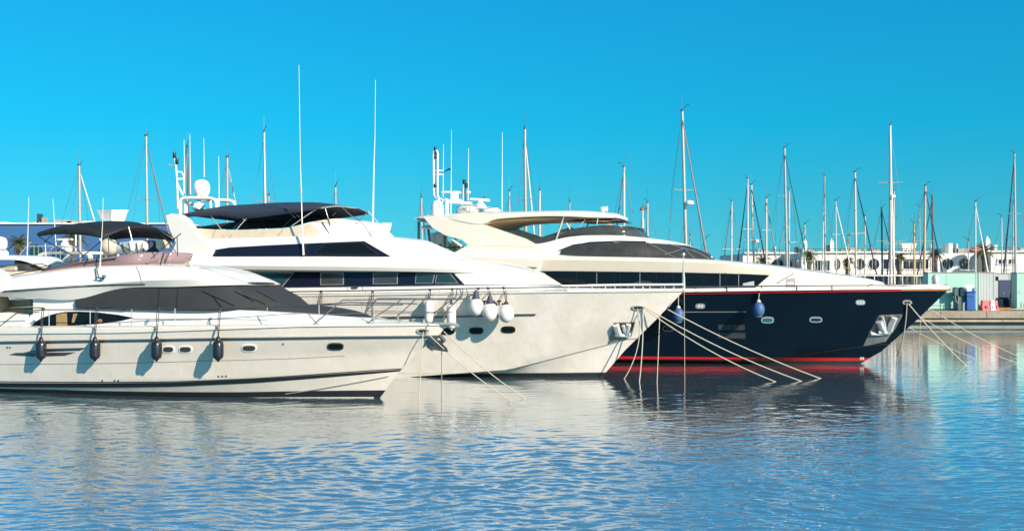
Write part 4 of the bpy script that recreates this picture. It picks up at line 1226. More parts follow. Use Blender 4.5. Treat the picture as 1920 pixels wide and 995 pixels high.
MB().lathe([(0.24, -0.14), (0.19, -0.08), (0.19, 0.2), (0.13, 0.26), (0.12, 0.30)], C.P(852.5, 371, 0.2), 18).build('radar_pedestal', M['white_plastic'], C.root, 45)
MB().box(C.P(855, 360.5, 0.2), (1.48, 0.14, 0.115), ry=0.03, bev=0.03).build('radar_scanner', M['white_plastic'], C.root)
MB().lathe([(0.3, -0.1), (0.28, 0.02), (0.16, 0.16), (0.1, 0.26)], C.P(901, 387, -0.2), 18).build('radar_pedestal', M['white_plastic'], C.root, 45)
MB().box(C.P(899.5, 374.5, -0.2), (1.02, 0.14, 0.12), ry=0.09, bev=0.03).build('radar_scanner', M['white_plastic'], C.root)
C.rod('exhaust_post', [(868.5, 378, 0.3), (868.5, 345, 0.3)], 0.04, M['galvanized'])
C.rod('exhaust_post', [(873, 378, 0.3), (873, 350, 0.3)], 0.05, M['steel_dark'])
for px, py in ((870.5, 341), (874.5, 348)):
    MB().lathe([(0.06, -0.11), (0.09, -0.07), (0.09, 0.07), (0.05, 0.11)], C.P(px, py, 0.3), 10).build('mast_light', M['black_line'], C.root)
MB().box(C.P(881, 393, -0.3), (1.05, 0.7, 0.40), bev=0.10).build('equipment_box', M['white_plastic'], C.root)
MB().box(C.P(922, 395, -0.3), (0.72, 0.8, 0.30), bev=0.12).build('equipment_box', M['white_plastic'], C.root)
for pts in ([(856, 401, 0.5), (856, 388, 0.5), (880, 385, 0.5), (880, 398, 0.5)], [(880, 385, 0.5), (908, 388, 0.5)], [(905, 396, 0.5), (912, 391, 0.5), (932, 388, 0.5)], [(866, 389, 0.5), (878, 398, 0.5)]):
    C.rod('equipment_rail', pts, 0.018, M['steel_dark'])
C.rod('anemometer', [(907, 386, -0.2), (907, 370, -0.2), (910, 367, -0.2)], 0.022, M['steel_dark'])
MB().box(C.P(802, 404.5, 1.2), (0.2, 0.2, 0.09), bev=0.03).build('beacon', M['amber'], C.root)
for x0, y0, y1, v in ((831.5, 270, 380, -0.4), (846.5, 243, 405, 0.9), (878.5, 278, 376, -0.6), (942, 248, 398, -1.2)):
    C.rod('whip_antenna', [(x0, y0, v), (x0-0.4, (y0+y1)/2, v), (x0-0.8, y1, v)], [0.007, 0.014, 0.025], M['white_plastic'])
# after deck: overhang tip, posts, rail, raft
MB().prism([C.P(*p, 2.2) for p in ((775, 409), (786, 405.5), (800, 406.5), (802, 416), (790, 416))], (0, 4.4, 0)).build('overhang_tip', M['grey_paint'], C.root, 30)
for px, y0, y1, mm in ((785, 415, 452, 'steel_dark'), (834, 441, 466, 'steel_dark'), (803, 430, 462, 'steel_dark')):
    C.rod('overhang_post', [(px, y0, 1.8), (px+(4 if px == 803 else 0), y1, 1.8)], 0.06, M[mm], n=8)
MB().lathe([(0.02, -0.10), (0.3, -0.06), (0.36, 0), (0.3, 0.06), (0.02, 0.1)], C.P(804, 426, 1.0), 18).build('television_dome', M['white_plastic'], C.root, 45)
C.rod('aft_rail', [(805, 464, 2.3), (870, 463, 2.3)], 0.04, M['steel_dark'])
C.rod('aft_rail', [(805, 468, 2.3), (860, 469, 2.3)], 0.03, M['steel_dark'])
for px in (808, 820, 833, 846, 858):
    C.rod('rail_post', [(px, 463, 2.3), (px, 476, 2.3)], 0.03, M['steel'])
MB().prism([C.P(*p, 2.4) for p in ((812, 467), (858, 468), (846, 478), (812, 478))], (0, 0.3, 0)).build('aft_bulwark', M['steel_dark'], C.root, 30)
MB().tube(C.line([(812, 468, 1.0), (812, 436, 1.0)]), 0.14, 12).build('davit_post', M['white_plastic'], C.root)
MB().box(C.P(826, 450, 0.2), (0.6, 0.5, 0.8), bev=0.1).build('deck_locker', M['white_plastic'], C.root)
MB().box(C.P(825, 462, 0.5), (0.12, 0.12, 0.2), bev=0.03).build('fire_extinguisher', M['red_plastic'], C.root)
C.rod('stair_rail', [(845, 447, 2.5), (866, 462, 2.5)], 0.06, M['white_plastic'])
# side rail and bulwark cap
vrc = lambda x: max(0.06, C.sheer(x)-0.14)
rail(C, 'guard_rail', [(1180, 539), (1300, 537.5), (1440, 536), (1600, 535), (1700, 534.5), (1776, 534, 0.1)], 0.03, M['steel_dark'], vrc)
rail(C, 'bulwark_cap', [(1100, 546), (1285, 544), (1440, 542.2), (1600, 540.6), (1700, 539.8), (1778, 539.6, 0.05)], 0.075, M['gelcoat'], vrc)
rail(C, 'bow_rail', [(1645, 538.4), (1700, 537.6), (1776, 536, 0.1)], 0.028, M['steel'], vrc)
for px in (1305, 1363, 1428, 1494, 1560, 1628, 1694, 1735, 1775):
    t_ = C.P(px, interp([(1300, 537.5), (1440, 536), (1600, 535), (1776, 534)], px), vrc)
    MB().tube([Vector((t_.x, t_.y, t_.z-0.22)), t_], 0.026, 6).mirror().build('stanchion', M['steel_dark'], C.root, 60)
bl = MB().lathe([(0.16, -0.38), (0.12, -0.3), (0.10, -0.1), (0.15, 0.0), (0.15, 0.22), (0.10, 0.32), (0.02, 0.36)], C.P(1754, 530, 0.1), 12).build('bow_light', M['galvanized'], C.root, 45)
C.rod('hatch_handle', [(1613, 522, 0.7), (1615, 528, 0.7), (1618, 522, 0.7)], 0.02, M['steel_dark'])
# ---------------------------------------------------------------- fenders
def fender(b, px, pyc, rail_py, kind, label, group, r, h, body, cap, extra=0.0, pxr=None):
    v = lambda x: b.sheer(x)+r*0.92+0.02+extra
    c = b.P(px, pyc, v)
    base = b.wld(c)-Vector((0, 0, h/2))
    t = thing(kind, label, 'fender', base, -math.radians(HEAD), group)
    mb = MB()
    if kind == 'cylinder_fender':
        mb.lathe([(0.03, 0.0), (0.05, 0.05), (r*0.5, 0.07), (r*0.86, 0.12), (r, 0.2), (r, h-0.2), (r*0.86, h-0.12), (r*0.5, h-0.07)], n=20)
    else:
        pr = [(0.01, 0.0)]
        for k in range(1, 13):
            a = math.pi*k/14
            pr.append((r*math.sin(a)*(1.0 if a < 1.57 else 1-0.1*((a-1.57)/1.57)**2), (1-math.cos(a))/2*h))
        mb.lathe(pr, n=24)
    mb.build('body', M[body], t, 50)
    cp = MB()
    if kind == 'cylinder_fender':
        cp.lathe([(r*0.55, h-0.085), (0.07, h-0.03), (0.05, h+0.03), (0.02, h+0.05)], n=14)
        top = h+0.05
    else:
        cp.lathe([(r*0.62, h*0.905), (r*0.5, h*0.97), (0.07, h+0.20), (0.03, h+0.26)] if cap == 'navy_cone' else [(0.10, h*0.97), (0.07, h+0.05), (0.03, h+0.09)], n=16)
        top = h+0.26 if cap == 'navy_cone' else h+0.09
    cp.build('cap', M[cap], t, 50)
    rp = b.P(pxr if pxr else px+1.5, rail_py, lambda x: b.sheer(x)-0.12)-c+Vector((0, 0, h/2))
    ropem = M['rope_dark'] if body != 'blue_vinyl' else M['rope']
    rb = MB()
    for dx in ((-0.02, 0.03) if body != 'blue_vinyl' else (0,)):
        edge = Vector((rp.x*0.6+dx, -0.02-(r*0.92+extra)*-1*0.0, 0))
        rb.tube([rp+Vector((dx, 0, 0.02)), Vector((rp.x*0.5+dx*1.5, rp.y-0.13-0.02, rp.z-0.16)), Vector((dx*0.5, 0, top))], 0.013, 6)
    rb.lathe([(0.02, -0.05), (0.05, -0.03), (0.05, 0.03), (0.02, 0.05)], rp, 8)
    rb.build('rope', ropem, t, 60)
    return t
g = 'black fenders along the nearest yacht'
for px, lab in ((77, 'black cylinder fender over the brown hull vents, closest to the stern'), (178, 'black cylinder fender at the forward end of the brown hull vents'),
                (293.5, 'black cylinder fender just left of the paired oval portholes'), (409, 'black cylinder fender between the paired portholes and the lone porthole, nearest the bow')):
    fender(A, px, 655.5, 579, 'cylinder_fender', lab, g, 0.165, 0.72, 'black_rubber', 'black_rubber', pxr=px+4)
for px, ty, lab in ((601, 610, 'fender hung low on dark ropes behind the nearest bow rail, closest to its dark covers'), (697, 610, 'fender hung low on dark ropes behind the middle of the nearest pulpit')):
    fender(B, px, 632, 546, 'cylinder_fender', lab, 'white cylinder fenders on the second yacht', 0.165, 1.0, 'white_vinyl', 'navy_cone')
fender(B, 804.5, 584, 543, 'cylinder_fender', 'white cylinder fender with dark cap seen through the pulpit of the nearest yacht', 'white cylinder fenders on the second yacht', 0.165, 0.98, 'white_vinyl', 'navy_cone')
fender(B, 846.5, 593, 542, 'cylinder_fender', 'white cylinder fender stained orange at its top, just off the bow tip', 'white cylinder fenders on the second yacht', 0.165, 1.0, 'white_vinyl', 'navy_cone')
gb = 'white ball fenders on the second yacht'
fender(B, 892.5, 574.5, 540.5, 'ball_fender', 'white ball fender with dark cone top, highest of the three balls', gb, 0.275, 0.68, 'white_vinyl', 'navy_cone', pxr=897)
fender(B, 918.5, 584, 540, 'ball_fender', 'white ball fender in the middle of the three, partly covering the ship name', gb, 0.285, 0.70, 'white_vinyl', 'navy_cone', pxr=915)
fender(B, 949, 587, 539.5, 'ball_fender', 'white ball fender hanging lowest and nearest the bow of the three', gb, 0.29, 0.68, 'white_vinyl', 'rope_dark', pxr=944)
gc = 'blue ball fenders on the navy hull'
fender(C, 1422.5, 580, 545, 'ball_fender', 'blue ball fender hanging clear on the navy hull above the green porthole', gc, 0.25, 0.66, 'blue_vinyl', 'rope', pxr=1424)
fender(C, 1272, 591, 545, 'ball_fender', 'blue ball fender on the navy hull crossed by the white mooring lines', gc, 0.25, 0.66, 'blue_vinyl', 'rope', pxr=1272)
# white undersides of the blue balls
for o in list(COL.objects):
    if o.name.startswith('ball_fender') and o.get('group') == gc:
        MB().lathe([(0.01, 0.012), (0.06, 0.010), (0.115, 0.03), (0.15, 0.062), (0.11, 0.03)], n=20).build('base_patch', M['white_vinyl'], o, 60)

# ---------------------------------------------------------------- mooring lines
def mooring(b, start, end, label, group, r=0.028, sag=0.0, v=None, m='rope_white', mid=None, bend=0.0):
    if v is None:
        p, nr, _, _ = b.hit(start[0], start[1], b.bv['hull'])
        s0 = b.wld(p+nr*0.06)
    else:
        s0 = b.wld(b.P(start[0], start[1], v))
    Y = H*F/(end[1]-HY)
    e = Vector(((end[0]-960)/F*Y, Y, 0))
    d = e-s0
    e2 = e+d*(0.25/max(0.25, abs(d.z)))
    r *= 0.58
    sag = sag*1.6+0.03 if abs(d.x) > 1.5 else sag
    n = 14
    pts = []
    for k in range(n+1):
        t = k/n
        p = s0.lerp(e2, t)
        p.z -= sag*4*t*(1-t)
        p.x += bend*4*t*(1-t)
        pts.append(p-s0)
    o = MB().tube(pts, r, 7).build('mooring_line', M[m], None, 60, loc=s0)
    return tag(o, label, 'mooring line', group)
g = 'mooring lines of the nearest yacht'
mooring(A, (793, 620), (785, 753), 'white mooring line dropping straight into the water from the bow fairlead of the nearest yacht', g, 0.024)
mooring(A, (798, 620), (965, 752), 'slanting mooring line from the bow fairlead of the nearest yacht, lower of two', g, 0.026, 0.08)
mooring(A, (832, 621), (990, 746), 'slanting mooring line from beneath the bow tip of the nearest yacht, upper of two', g, 0.026, 0.08, v=-0.5)
mooring(A, (828, 640), (828, 741), 'white mooring line hanging straight down from the anchor under the nearest bow', g, 0.024, v=-0.1)
g = 'mooring lines of the second yacht'
mooring(B, (1194, 577), (1165, 710), 'slack mooring line bowed towards the white hull, first below the hawse pipe', g, 0.034, 0.0, bend=0.33)
mooring(B, (1205, 577), (1198, 715), 'hanging mooring line below the hawse pipe beside the slack one', g, 0.034, bend=0.05)
mooring(B, (1237, 593), (1232, 716), 'knotted mooring line hanging from a slanting line in front of the navy hull', g, 0.026, v=-0.4)
mooring(B, (1205, 575), (1465, 715), 'long slanting mooring line from the second bow, lowest of three', g, 0.036, 0.15)
mooring(B, (1207, 573), (1512, 714), 'long slanting mooring line from the second bow, middle of three', g, 0.036, 0.12)
mooring(B, (1252, 580), (1545, 709), 'long slanting mooring line from the second bow, uppermost of three', g, 0.036, 0.08, v=-0.5)
mooring(B, (1283, 547), (1284, 717), 'thin plumb line hanging from the second bow tip in front of the navy hull', g, 0.014, v=0.02)
g = 'mooring lines of the navy yacht'
mooring(C, (1699, 567), (1679, 681), 'thick mooring line hanging from the steel hawse of the navy bow', g, 0.045, bend=0.12)
mooring(C, (1702, 568), (1812, 684), 'thick slanting mooring line from the steel hawse of the navy bow', g, 0.045, 0.05)
mooring(C, (1726, 595), (1722, 681), 'thin vertical mooring line between the navy bow and the quay', g, 0.022, v=-0.6)
mooring(C, (1725, 594), (1916, 680), 'slanting mooring line crossing the quay wall, ending farthest right', g, 0.028, 0.1, v=-0.6)
mooring(C, (1741, 577), (1914, 667), 'slanting mooring line starting highest under the navy bow rail', g, 0.028, 0.08, v=-0.6)
mooring(C, (1700, 611), (1832, 671), 'thin slanting mooring line low behind the navy anchor', g, 0.022, 0.05, v=-0.5)

# ---------------------------------------------------------------- sailing boats: mast, rigging, low hull
def sailboat(label, x0, ytop, Y, xb=None, stay=None, sail='alu', spr=(), mm='alu', r=0.085, radar=None, length=9.5, vhf=True, back=True, gen=None):
    """x0/ytop: mast head in the photo; xb: mast foot column; stay: column where the forestay meets the deck."""
    xb = x0 if xb is None else xb
    head = at(x0, ytop, Y)
    foot = Vector(((xb-960)/F*Y, Y, 0.9))
    dxs = ((stay-xb)/F*Y) if stay is not None else 0.7
    jx = length*0.46
    ca = max(-0.9, min(0.9, dxs/jx))
    ang = -math.acos(ca) if int(x0) % 2 else math.acos(ca)
    t = thing('sailboat', label, 'sailboat', (foot.x, foot.y, 0), ang, 'sailing boats moored behind the yachts')
    R = Matrix.Rotation(-ang, 3, 'Z')
    top = R @ (head-Vector((foot.x, foot.y, 0)))
    ft = Vector((0, 0, 0.9))
    rows = []
    for z, bm, x1, x2 in ((-0.3, 0.75, -length*0.40, length*0.40), (0.05, 1.2, -length*0.45, length*0.44), (0.95, 1.5, -length*0.5, length*0.5)):
        rows.append([Vector((x1+(x2-x1)*k/12, -bm*math.sin(math.pi*min(1, (1-k/12)*0.62))**0.8 if k < 12 else 0, z+0.12*(k/12)**2)) for k in range(13)])
    hb = MB().grid(rows).mirror()
    dk = rows[-1]
    hb.grid([[Vector((p.x, -abs(p.y)+2*abs(p.y)*j/4, p.z)) for p in dk] for j in range(5)])
    hb.build('hull', M['gelcoat'], t, 30)
    MB().grid([[Vector((-1.8, s_*0.95, 0.9)), Vector((-1.6, s_*0.8, 1.32)), Vector((1.2, s_*0.7, 1.28)), Vector((2.4, s_*0.4, 0.95))] for s_ in (-1, -0.5, 0.5, 1)]).build('coachroof', M['gelcoat'], t, 30)
    r *= 0.85
    mast = MB().tube([ft, ft.lerp(top, 0.5), top], [r, r, r*0.8], 8).build('mast', M[mm], t, 60)
    hd = MB()
    hd.box(top+Vector((0, 0, 0.04)), (0.26, 0.10, 0.10))
    hd.tube([top+Vector((0.1, 0, 0)), top+Vector((0.35, 0.1, 0.28)), top+Vector((0.6, 0.2, 0.28))], 0.02, 5)
    if vhf:
        hd.tube([top, top+Vector((-0.05, 0, 0.95))], 0.008, 5)
    hd.build('masthead', M['alu_dark'], t, 0)
    L = (top-ft).length
    bow = Vector((jx, 0, 1.05))
    st = top-Vector((0, 0, L*0.03))
    furl = MB()
    rr = {'thin': 0.02}.get(sail, 0.055)
    furl.tube([bow, bow.lerp(st, 0.08), bow.lerp(st, 0.5), bow.lerp(st, 0.96), st], [0.03, rr*1.25, rr, rr*0.6, 0.015], 6)
    furl.build('forestay', M['alu' if sail == 'thin' else sail], t, 60)
    MB().tube([Vector((-0.2, 0, 1.75)), Vector((-3.6, 0, 1.8))], 0.075, 7).build('boom', M[mm], t, 60)
    MB().tube([Vector((-0.3, 0, 1.93)), Vector((-2, 0, 1.98)), Vector((-3.4, 0, 1.9))], [0.12, 0.14, 0.08], 8).build('sail_cover', M['sail_navy' if int(x0) % 3 else 'sail_white'], t, 60)
    rg = MB()
    tips = []
    for sy in (spr or (None,)):
        if sy is None:
            z, hw = ft.z+L*0.55, 0.85
        else:
            z = H-(sy[0]-HY)/F*Y
            hw = sy[1]
        k = (z-ft.z)/max(0.1, (top.z-ft.z))
        c = ft.lerp(top, k)
        # spreaders athwart the boat
        w_ = Vector((0, 1, 0))
        tips.append((c, hw))
        MB().tube([c-w_*hw+Vector((0, 0, 0.06)), c, c+w_*hw+Vector((0, 0, 0.06))], [0.02, 0.035, 0.02], 6).build('spreader', M[mm], t, 60)
    c, hw = tips[-1]
    for s_ in (-1, 1):
        rg.tube([Vector((-0.3, s_*1.35, 1.0)), c+Vector((0, s_*hw, 0.06)), top-Vector((0, 0, 0.15))], 0.010, 4)
        rg.tube([Vector((0.5*s_, s_*1.3, 1.0)), ft.lerp(top, 0.5)], 0.009, 4)
    if back:
        rg.tube([Vector((-length*0.48, 0, 1.0)), top], 0.010, 4)
    rg.build('shroud', M['alu_dark'], t, 0)
    if radar:
        z = H-(radar-HY)/F*Y
        c = ft.lerp(top, (z-ft.z)/(top.z-ft.z))
        MB().tube([c, c+Vector((0.34, 0.1, -0.12))], 0.04, 6).lathe([(0.1, -0.12), (0.24, -0.08), (0.26, 0.0), (0.22, 0.1), (0.06, 0.14)], c+Vector((0.42, 0.12, 0)), 14).build('radar', M['white_plastic'], t, 45)
    return t
SB = [
 # label, x, top, Y, foot x, stay x, sail, spreaders, mast material, r, radar
 ('sailing boat with silver mast above the left black canopy, white furled foresail to its right', 148.5, 310, 66, 152, 186, 'sail_white', ((390, 0.45),), 'alu', 0.10, None),
 ('sailing boat whose tall bare mast stands just left of the satellite dome mast, grey foresail', 274, 255, 64, 278, 316, 'sail_grey', ((375, 0.75),), 'alu', 0.10, None),
 ('sailing boat with dark grey mast directly behind the small light mast beside the satellite dome', 351, 275, 66, 356, None, 'thin', (), 'alu_dark', 0.09, None),
 ('sailing boat with short grey mast between the satellite dome and the navy canopy', 426, 295, 66, 426, 455, 'sail_white', (), 'alu', 0.10, None),
 ('sailing boat whose tall silver mast rises behind the middle of the navy canopy', 495, 247, 64, 500, 533, 'sail_white', ((378, 0.6),), 'alu', 0.11, None),
 ('sailing boat with stubby mast tip just above the right end of the navy canopy', 629, 350, 66, 631, None, 'thin', (), 'alu', 0.09, None),
 ('sailing boat with short mast tip just right of the tall navy canopy mast', 504, 366, 75, 504, None, 'thin', (), 'alu', 0.07, None),
 ('sailing boat with short dark mast left of the white dome on the swept hardtop', 790, 370, 70, 793, 805, 'sail_grey', (), 'alu', 0.09, None),
 ('sailing boat with small mast tip behind the hardtop, first left of the tall one', 955, 358, 75, 955, None, 'thin', (), 'alu', 0.08, None),
 ('sailing boat with tall silver mast rising behind the middle of the swept hardtop', 984, 242, 64, 987, 1020, 'sail_white', ((375, 0.55),), 'alu', 0.11, None),
 ('sailing boat with short mast just right of the tall one behind the swept hardtop', 1012, 357, 75, 1012, None, 'thin', (), 'alu_white', 0.09, None),
 ('sailing boat showing only a mast stub above the hardtop beside the horn', 1068, 379, 72, 1068, None, 'thin', (), 'alu', 0.07, None),
 ('sailing boat with white mast at the forward end of the swept hardtop, foresail leaning left', 1170, 313, 66, 1170, 1146, 'sail_grey', (), 'alu_white', 0.10, None),
 ('sailing boat with thin white mast right of the small wind turbine', 1214, 380, 70, 1216, 1226, 'sail_navy', (), 'alu_white', 0.08, None),
 ('sailing boat with the tallest mast in the centre, round radar halfway and grey foresail', 1279, 208, 64, 1290, 1323, 'sail_grey', ((357, 0.75),), 'alu', 0.12, 381),
 ('sailing boat with tiny mast tip right of the tall central mast', 1294, 442, 80, 1294, None, 'thin', (), 'alu', 0.06, None),
 ('sailing boat with tiny pale mast tip over the mesh windscreen', 1321, 449, 80, 1321, None, 'thin', (), 'alu', 0.06, None),
 ('sailing boat with plain mast standing clear of the white building edge on blue sky', 1372, 377, 98, 1371, 1362, 'sail_grey', (), 'alu_white', 0.10, None),
 ('sailing boat with white mast at the white building edge, navy foresail leaning left', 1402, 335, 97, 1402, 1391, 'sail_navy', ((430, 0.45),), 'alu_white', 0.10, None),
 ('sailing boat with white mast and spiral dark foresail, small radar low on the mast', 1409, 346, 99, 1416, 1430, 'sail_navy', (), 'alu_white', 0.10, 452),
 ('sailing boat with pale mast and dark foresail left of the green-sailed boat', 1437, 371, 98, 1437, 1449, 'sail_grey', ((432, 0.5),), 'alu_white', 0.10, None),
 ('sailing boat with tall grey mast and dark green furled foresail', 1471, 277, 96, 1477, 1507, 'sail_green', ((368, 0.8),), 'alu', 0.13, None),
 ('sailing boat with shorter white mast and radar tucked behind the green-sailed boat', 1480, 355, 101, 1479, 1468, 'thin', (), 'alu_white', 0.08, 427),
 ('sailing boat with short mast by the first pointed turret', 1509, 420, 102, 1510, None, 'thin', (), 'alu_white', 0.07, None),
 ('sailing boat with slim mast over the rectangular window, white foresail to the right', 1546, 330, 97, 1548, 1566, 'sail_white', ((427, 0.45),), 'alu', 0.09, None),
 ('sailing boat with thin white mast and double white stays, right of the second turret', 1567, 376, 100, 1569, 1584, 'sail_white', ((440, 0.4),), 'alu_white', 0.06, None),
 ('sailing boat with thin short mast left of the navy-sailed one', 1591, 442, 102, 1591, None, 'thin', (), 'alu_gold', 0.06, None),
 ('sailing boat with white mast and navy foresail sloping right beside the palm', 1603, 322, 96, 1606, 1627, 'sail_navy', (), 'alu_white', 0.12, None),
 ('sailing boat with white mast behind the navy foresail', 1622, 405, 102, 1621, None, 'thin', (), 'alu_white', 0.09, None),
 ('sailing boat with dark brown mast just left of the tallest right-hand mast', 1653, 390, 98, 1655, 1668, 'sail_navy', (), 'alu_dark', 0.10, None),
 ('sailing boat with the tallest mast over the white building, thick white foresail leaning left', 1669, 235, 93, 1671, 1646, 'sail_white', ((343, 1.0), (453, 1.2)), 'alu_white', 0.15, 369),
 ('sailing boat with mast and navy foresail just right of the tallest white mast', 1676, 358, 98, 1676, 1690, 'sail_navy', (), 'alu_white', 0.09, None),
 ('sailing boat with brownish gold mast right of the flared rooftop chimney', 1714, 418, 99, 1714, None, 'thin', (), 'alu_gold', 0.10, None),
 ('sailing boat with thin grey mast left of the broad gold-tinted mast', 1724, 388, 103, 1726, None, 'thin', (), 'alu', 0.06, None),
 ('sailing boat with broad gold-tinted mast left of the dark mast', 1735, 348, 95, 1732, 1744, 'sail_navy', (), 'alu_gold', 0.13, None),
 ('sailing boat with dark mast and dark foresail beside the palm right of it', 1748, 368, 97, 1750, 1742, 'sail_navy', (), 'alu_dark', 0.11, None),
 ('sailing boat with short thin mast right of the first full round window', 1816, 450, 102, 1815, 1800, 'thin', (), 'alu', 0.07, None),
 ('sailing boat with thin white mast in front of the orange rooftop patch', 1829, 378, 97, 1829, 1824, 'sail_white', (), 'alu_white', 0.09, None),
 ('sailing boat with white mast right of the third turret', 1878, 406, 100, 1879, None, 'thin', (), 'alu_white', 0.07, None),
 ('sailing boat with low mast left of the last tall mast', 1887, 450, 103, 1887, None, 'thin', (), 'alu', 0.06, None),
 ('sailing boat with tall grey mast at the right edge, navy foresail', 1902, 288, 95, 1905, 1918, 'sail_navy', ((401, 0.6),), 'alu', 0.12, None),
 ('sailing boat with shorter mast just behind the tall one at the right edge', 1900, 380, 101, 1899, None, 'thin', (), 'alu', 0.07, None),
]
for lb, x, yt, Y, xb, sx, sa, sp, mm_, r_, ra in SB:
    sailboat(lb, x, yt, Y, xb, sx, sa, sp, mm_, r_, ra)
# small wind turbine on a pole behind the navy yacht
t = thing('wind_turbine', 'small wind turbine with three dark blades on a white pole', 'wind turbine', at(1205, 470, 63)*1.0)
base = t.location.copy()
hub = at(1205, 391, 63)-base
MB().tube([(0, 0, -4), (0, 0, 0), hub*0.75], 0.09, 8).tube([hub*0.75, hub], 0.05, 8).build('pole', M['alu_white'], t, 60)
MB().lathe([(0.02, -0.2), (0.09, -0.12), (0.1, 0.15), (0.03, 0.35)], hub, 10, axis=Vector((0.8, 0.5, 0.2))).build('hub', M['alu_dark'], t, 60)
for px, py in ((1196, 396.5), (1210, 383.5), (1204.5, 380)):
    e = at(px, py, 63)-base
    d = (e-hub)
    MB().prism([hub+Vector((0, -0.1, 0.03)), hub+d*0.3+Vector((0.03, -0.1, 0.07)), e+Vector((0, -0.1, 0)), hub+d*0.3+Vector((-0.03, -0.1, -0.07))], (0, 0.03, 0)).build('blade', M['alu_dark'], t, 0)

# ---------------------------------------------------------------- motor boats behind the sterns on the left
D = Boat('motor_boat', 'white motor boat with curved roof and grey screen at the left edge', 'motor boat', (220, 0), HEAD, None, Y=62)
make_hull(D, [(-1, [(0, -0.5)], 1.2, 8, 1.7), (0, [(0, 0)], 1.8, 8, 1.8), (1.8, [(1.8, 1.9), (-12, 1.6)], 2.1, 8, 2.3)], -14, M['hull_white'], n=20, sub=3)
D.shell('deckhouse', [[(-120, 540, 1.8), (60, 535, 1.8), (130, 536, 0.2)], [(-120, 512, 1.7), (60, 510, 1.6), (105, 518, 0.2)]], M['canvas_beige'], n=16)
D.shell('roof', [[(-120, 487, 1.7), (0, 487, 1.7), (40, 488, 1.6), (68, 497, 1.2), (84, 505, 0.2)], [(-120, 478, 1.7), (0, 479, 1.7), (35, 481, 1.55), (62, 490, 1.1), (80, 500, 0.15)]], M['gelcoat'], n=24, crown=0.05)
D.shell('windscreen', [[(22, 511, 1.6), (60, 511, 1.3), (86, 511, 0.2)], [(28, 488, 1.5), (58, 494, 1.15), (80, 503, 0.15)]], M['mesh_grey'], n=16)
D.rod('radar_bracket', [(-2, 480, 0), (4, 470, 0)], 0.4, M['gelcoat'], n=12)
MB().lathe([(0.28, -0.32), (0.36, -0.2), (0.37, 0.1), (0.3, 0.28), (0.15, 0.36), (0.01, 0.38)], D.P(1, 456, 0), 20).build('satellite_dome', M['white_plastic'], D.root, 45)
MB().box(D.P(18, 503, 1.75), (1.0, 0.2, 0.3), bev=0.06).build('seat_back', M['canvas_beige'], D.root)
D.rod('whip_antenna', [(54, 369, 0.8), (52.5, 430, 0.8), (51, 485, 0.8)], [0.010, 0.018, 0.03], M['white_plastic'])
D.rod('guard_rail', [(-60, 505, 1.9), (20, 497, 1.9), (80, 495, 1.7), (92, 500, 1.6)], 0.03, M['steel_dark'])
E_ = Boat('motor_boat', 'motor boat with white radar arch crowded with antennas under the black canopy', 'motor boat', (330, 0), HEAD, None, Y=72)
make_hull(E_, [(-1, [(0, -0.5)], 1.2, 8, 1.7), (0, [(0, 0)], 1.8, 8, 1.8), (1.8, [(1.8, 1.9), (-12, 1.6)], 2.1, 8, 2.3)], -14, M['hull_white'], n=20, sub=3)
E_.shell('deckhouse', [[(20, 535, 1.8), (150, 530, 1.8), (220, 536, 0.2)], [(20, 508, 1.7), (150, 505, 1.6), (200, 515, 0.2)]], M['gelcoat'], n=16)
MB().prism([E_.P(*p, 1.5) for p in ((56, 492), (64, 492), (80, 477), (95, 476), (150, 475), (164, 478), (166, 486), (150, 496), (162, 500), (170, 484), (167, 474), (150, 471), (84, 472), (74, 475))], (0, 0.25, 0)).mirror().build('radar_arch', M['gelcoat_warm'], E_.root, 30)
MB().prism([E_.P(*p, 1.5) for p in ((84, 472), (150, 471), (150, 475), (84, 476))], (0, 3.0, 0)).build('arch_top', M['gelcoat'], E_.root, 30)
MB().box(E_.P(122, 449, 0), (1.25, 0.16, 0.14), bev=0.04).build('radar_scanner', M['white_plastic'], E_.root)
MB().lathe([(0.25, -0.3), (0.3, 0), (0.2, 0.15), (0.12, 0.3)], E_.P(122, 458, 0), 16).build('radar_pedestal', M['white_plastic'], E_.root, 45)
MB().lathe([(0.2, -0.2), (0.26, -0.05), (0.26, 0.05), (0.2, 0.2)], E_.P(128, 466, 0.5), 16).build('dome', M['white_plastic'], E_.root, 45)
E_.rod('whip_antenna', [(99, 373, 0), (102, 415, 0), (105, 460, 0)], [0.010, 0.018, 0.03], M['white_plastic'])
E_.rod('antenna_mast', [(142, 440, 0.5), (142, 470, 0.5)], 0.05, M['white_plastic'])
E_.rod('equipment_rail', [(95, 468, 1), (100, 462, 1), (140, 463, 1), (158, 469, 1)], 0.04, M['steel'])
for pts in ([(36, 478, 1), (58, 453, 1)], [(52, 462, 1), (120, 461, 1)], [(38, 480, 1), (52, 488, 1)]):
    E_.rod('outrigger', pts, 0.03, M['galvanized'])

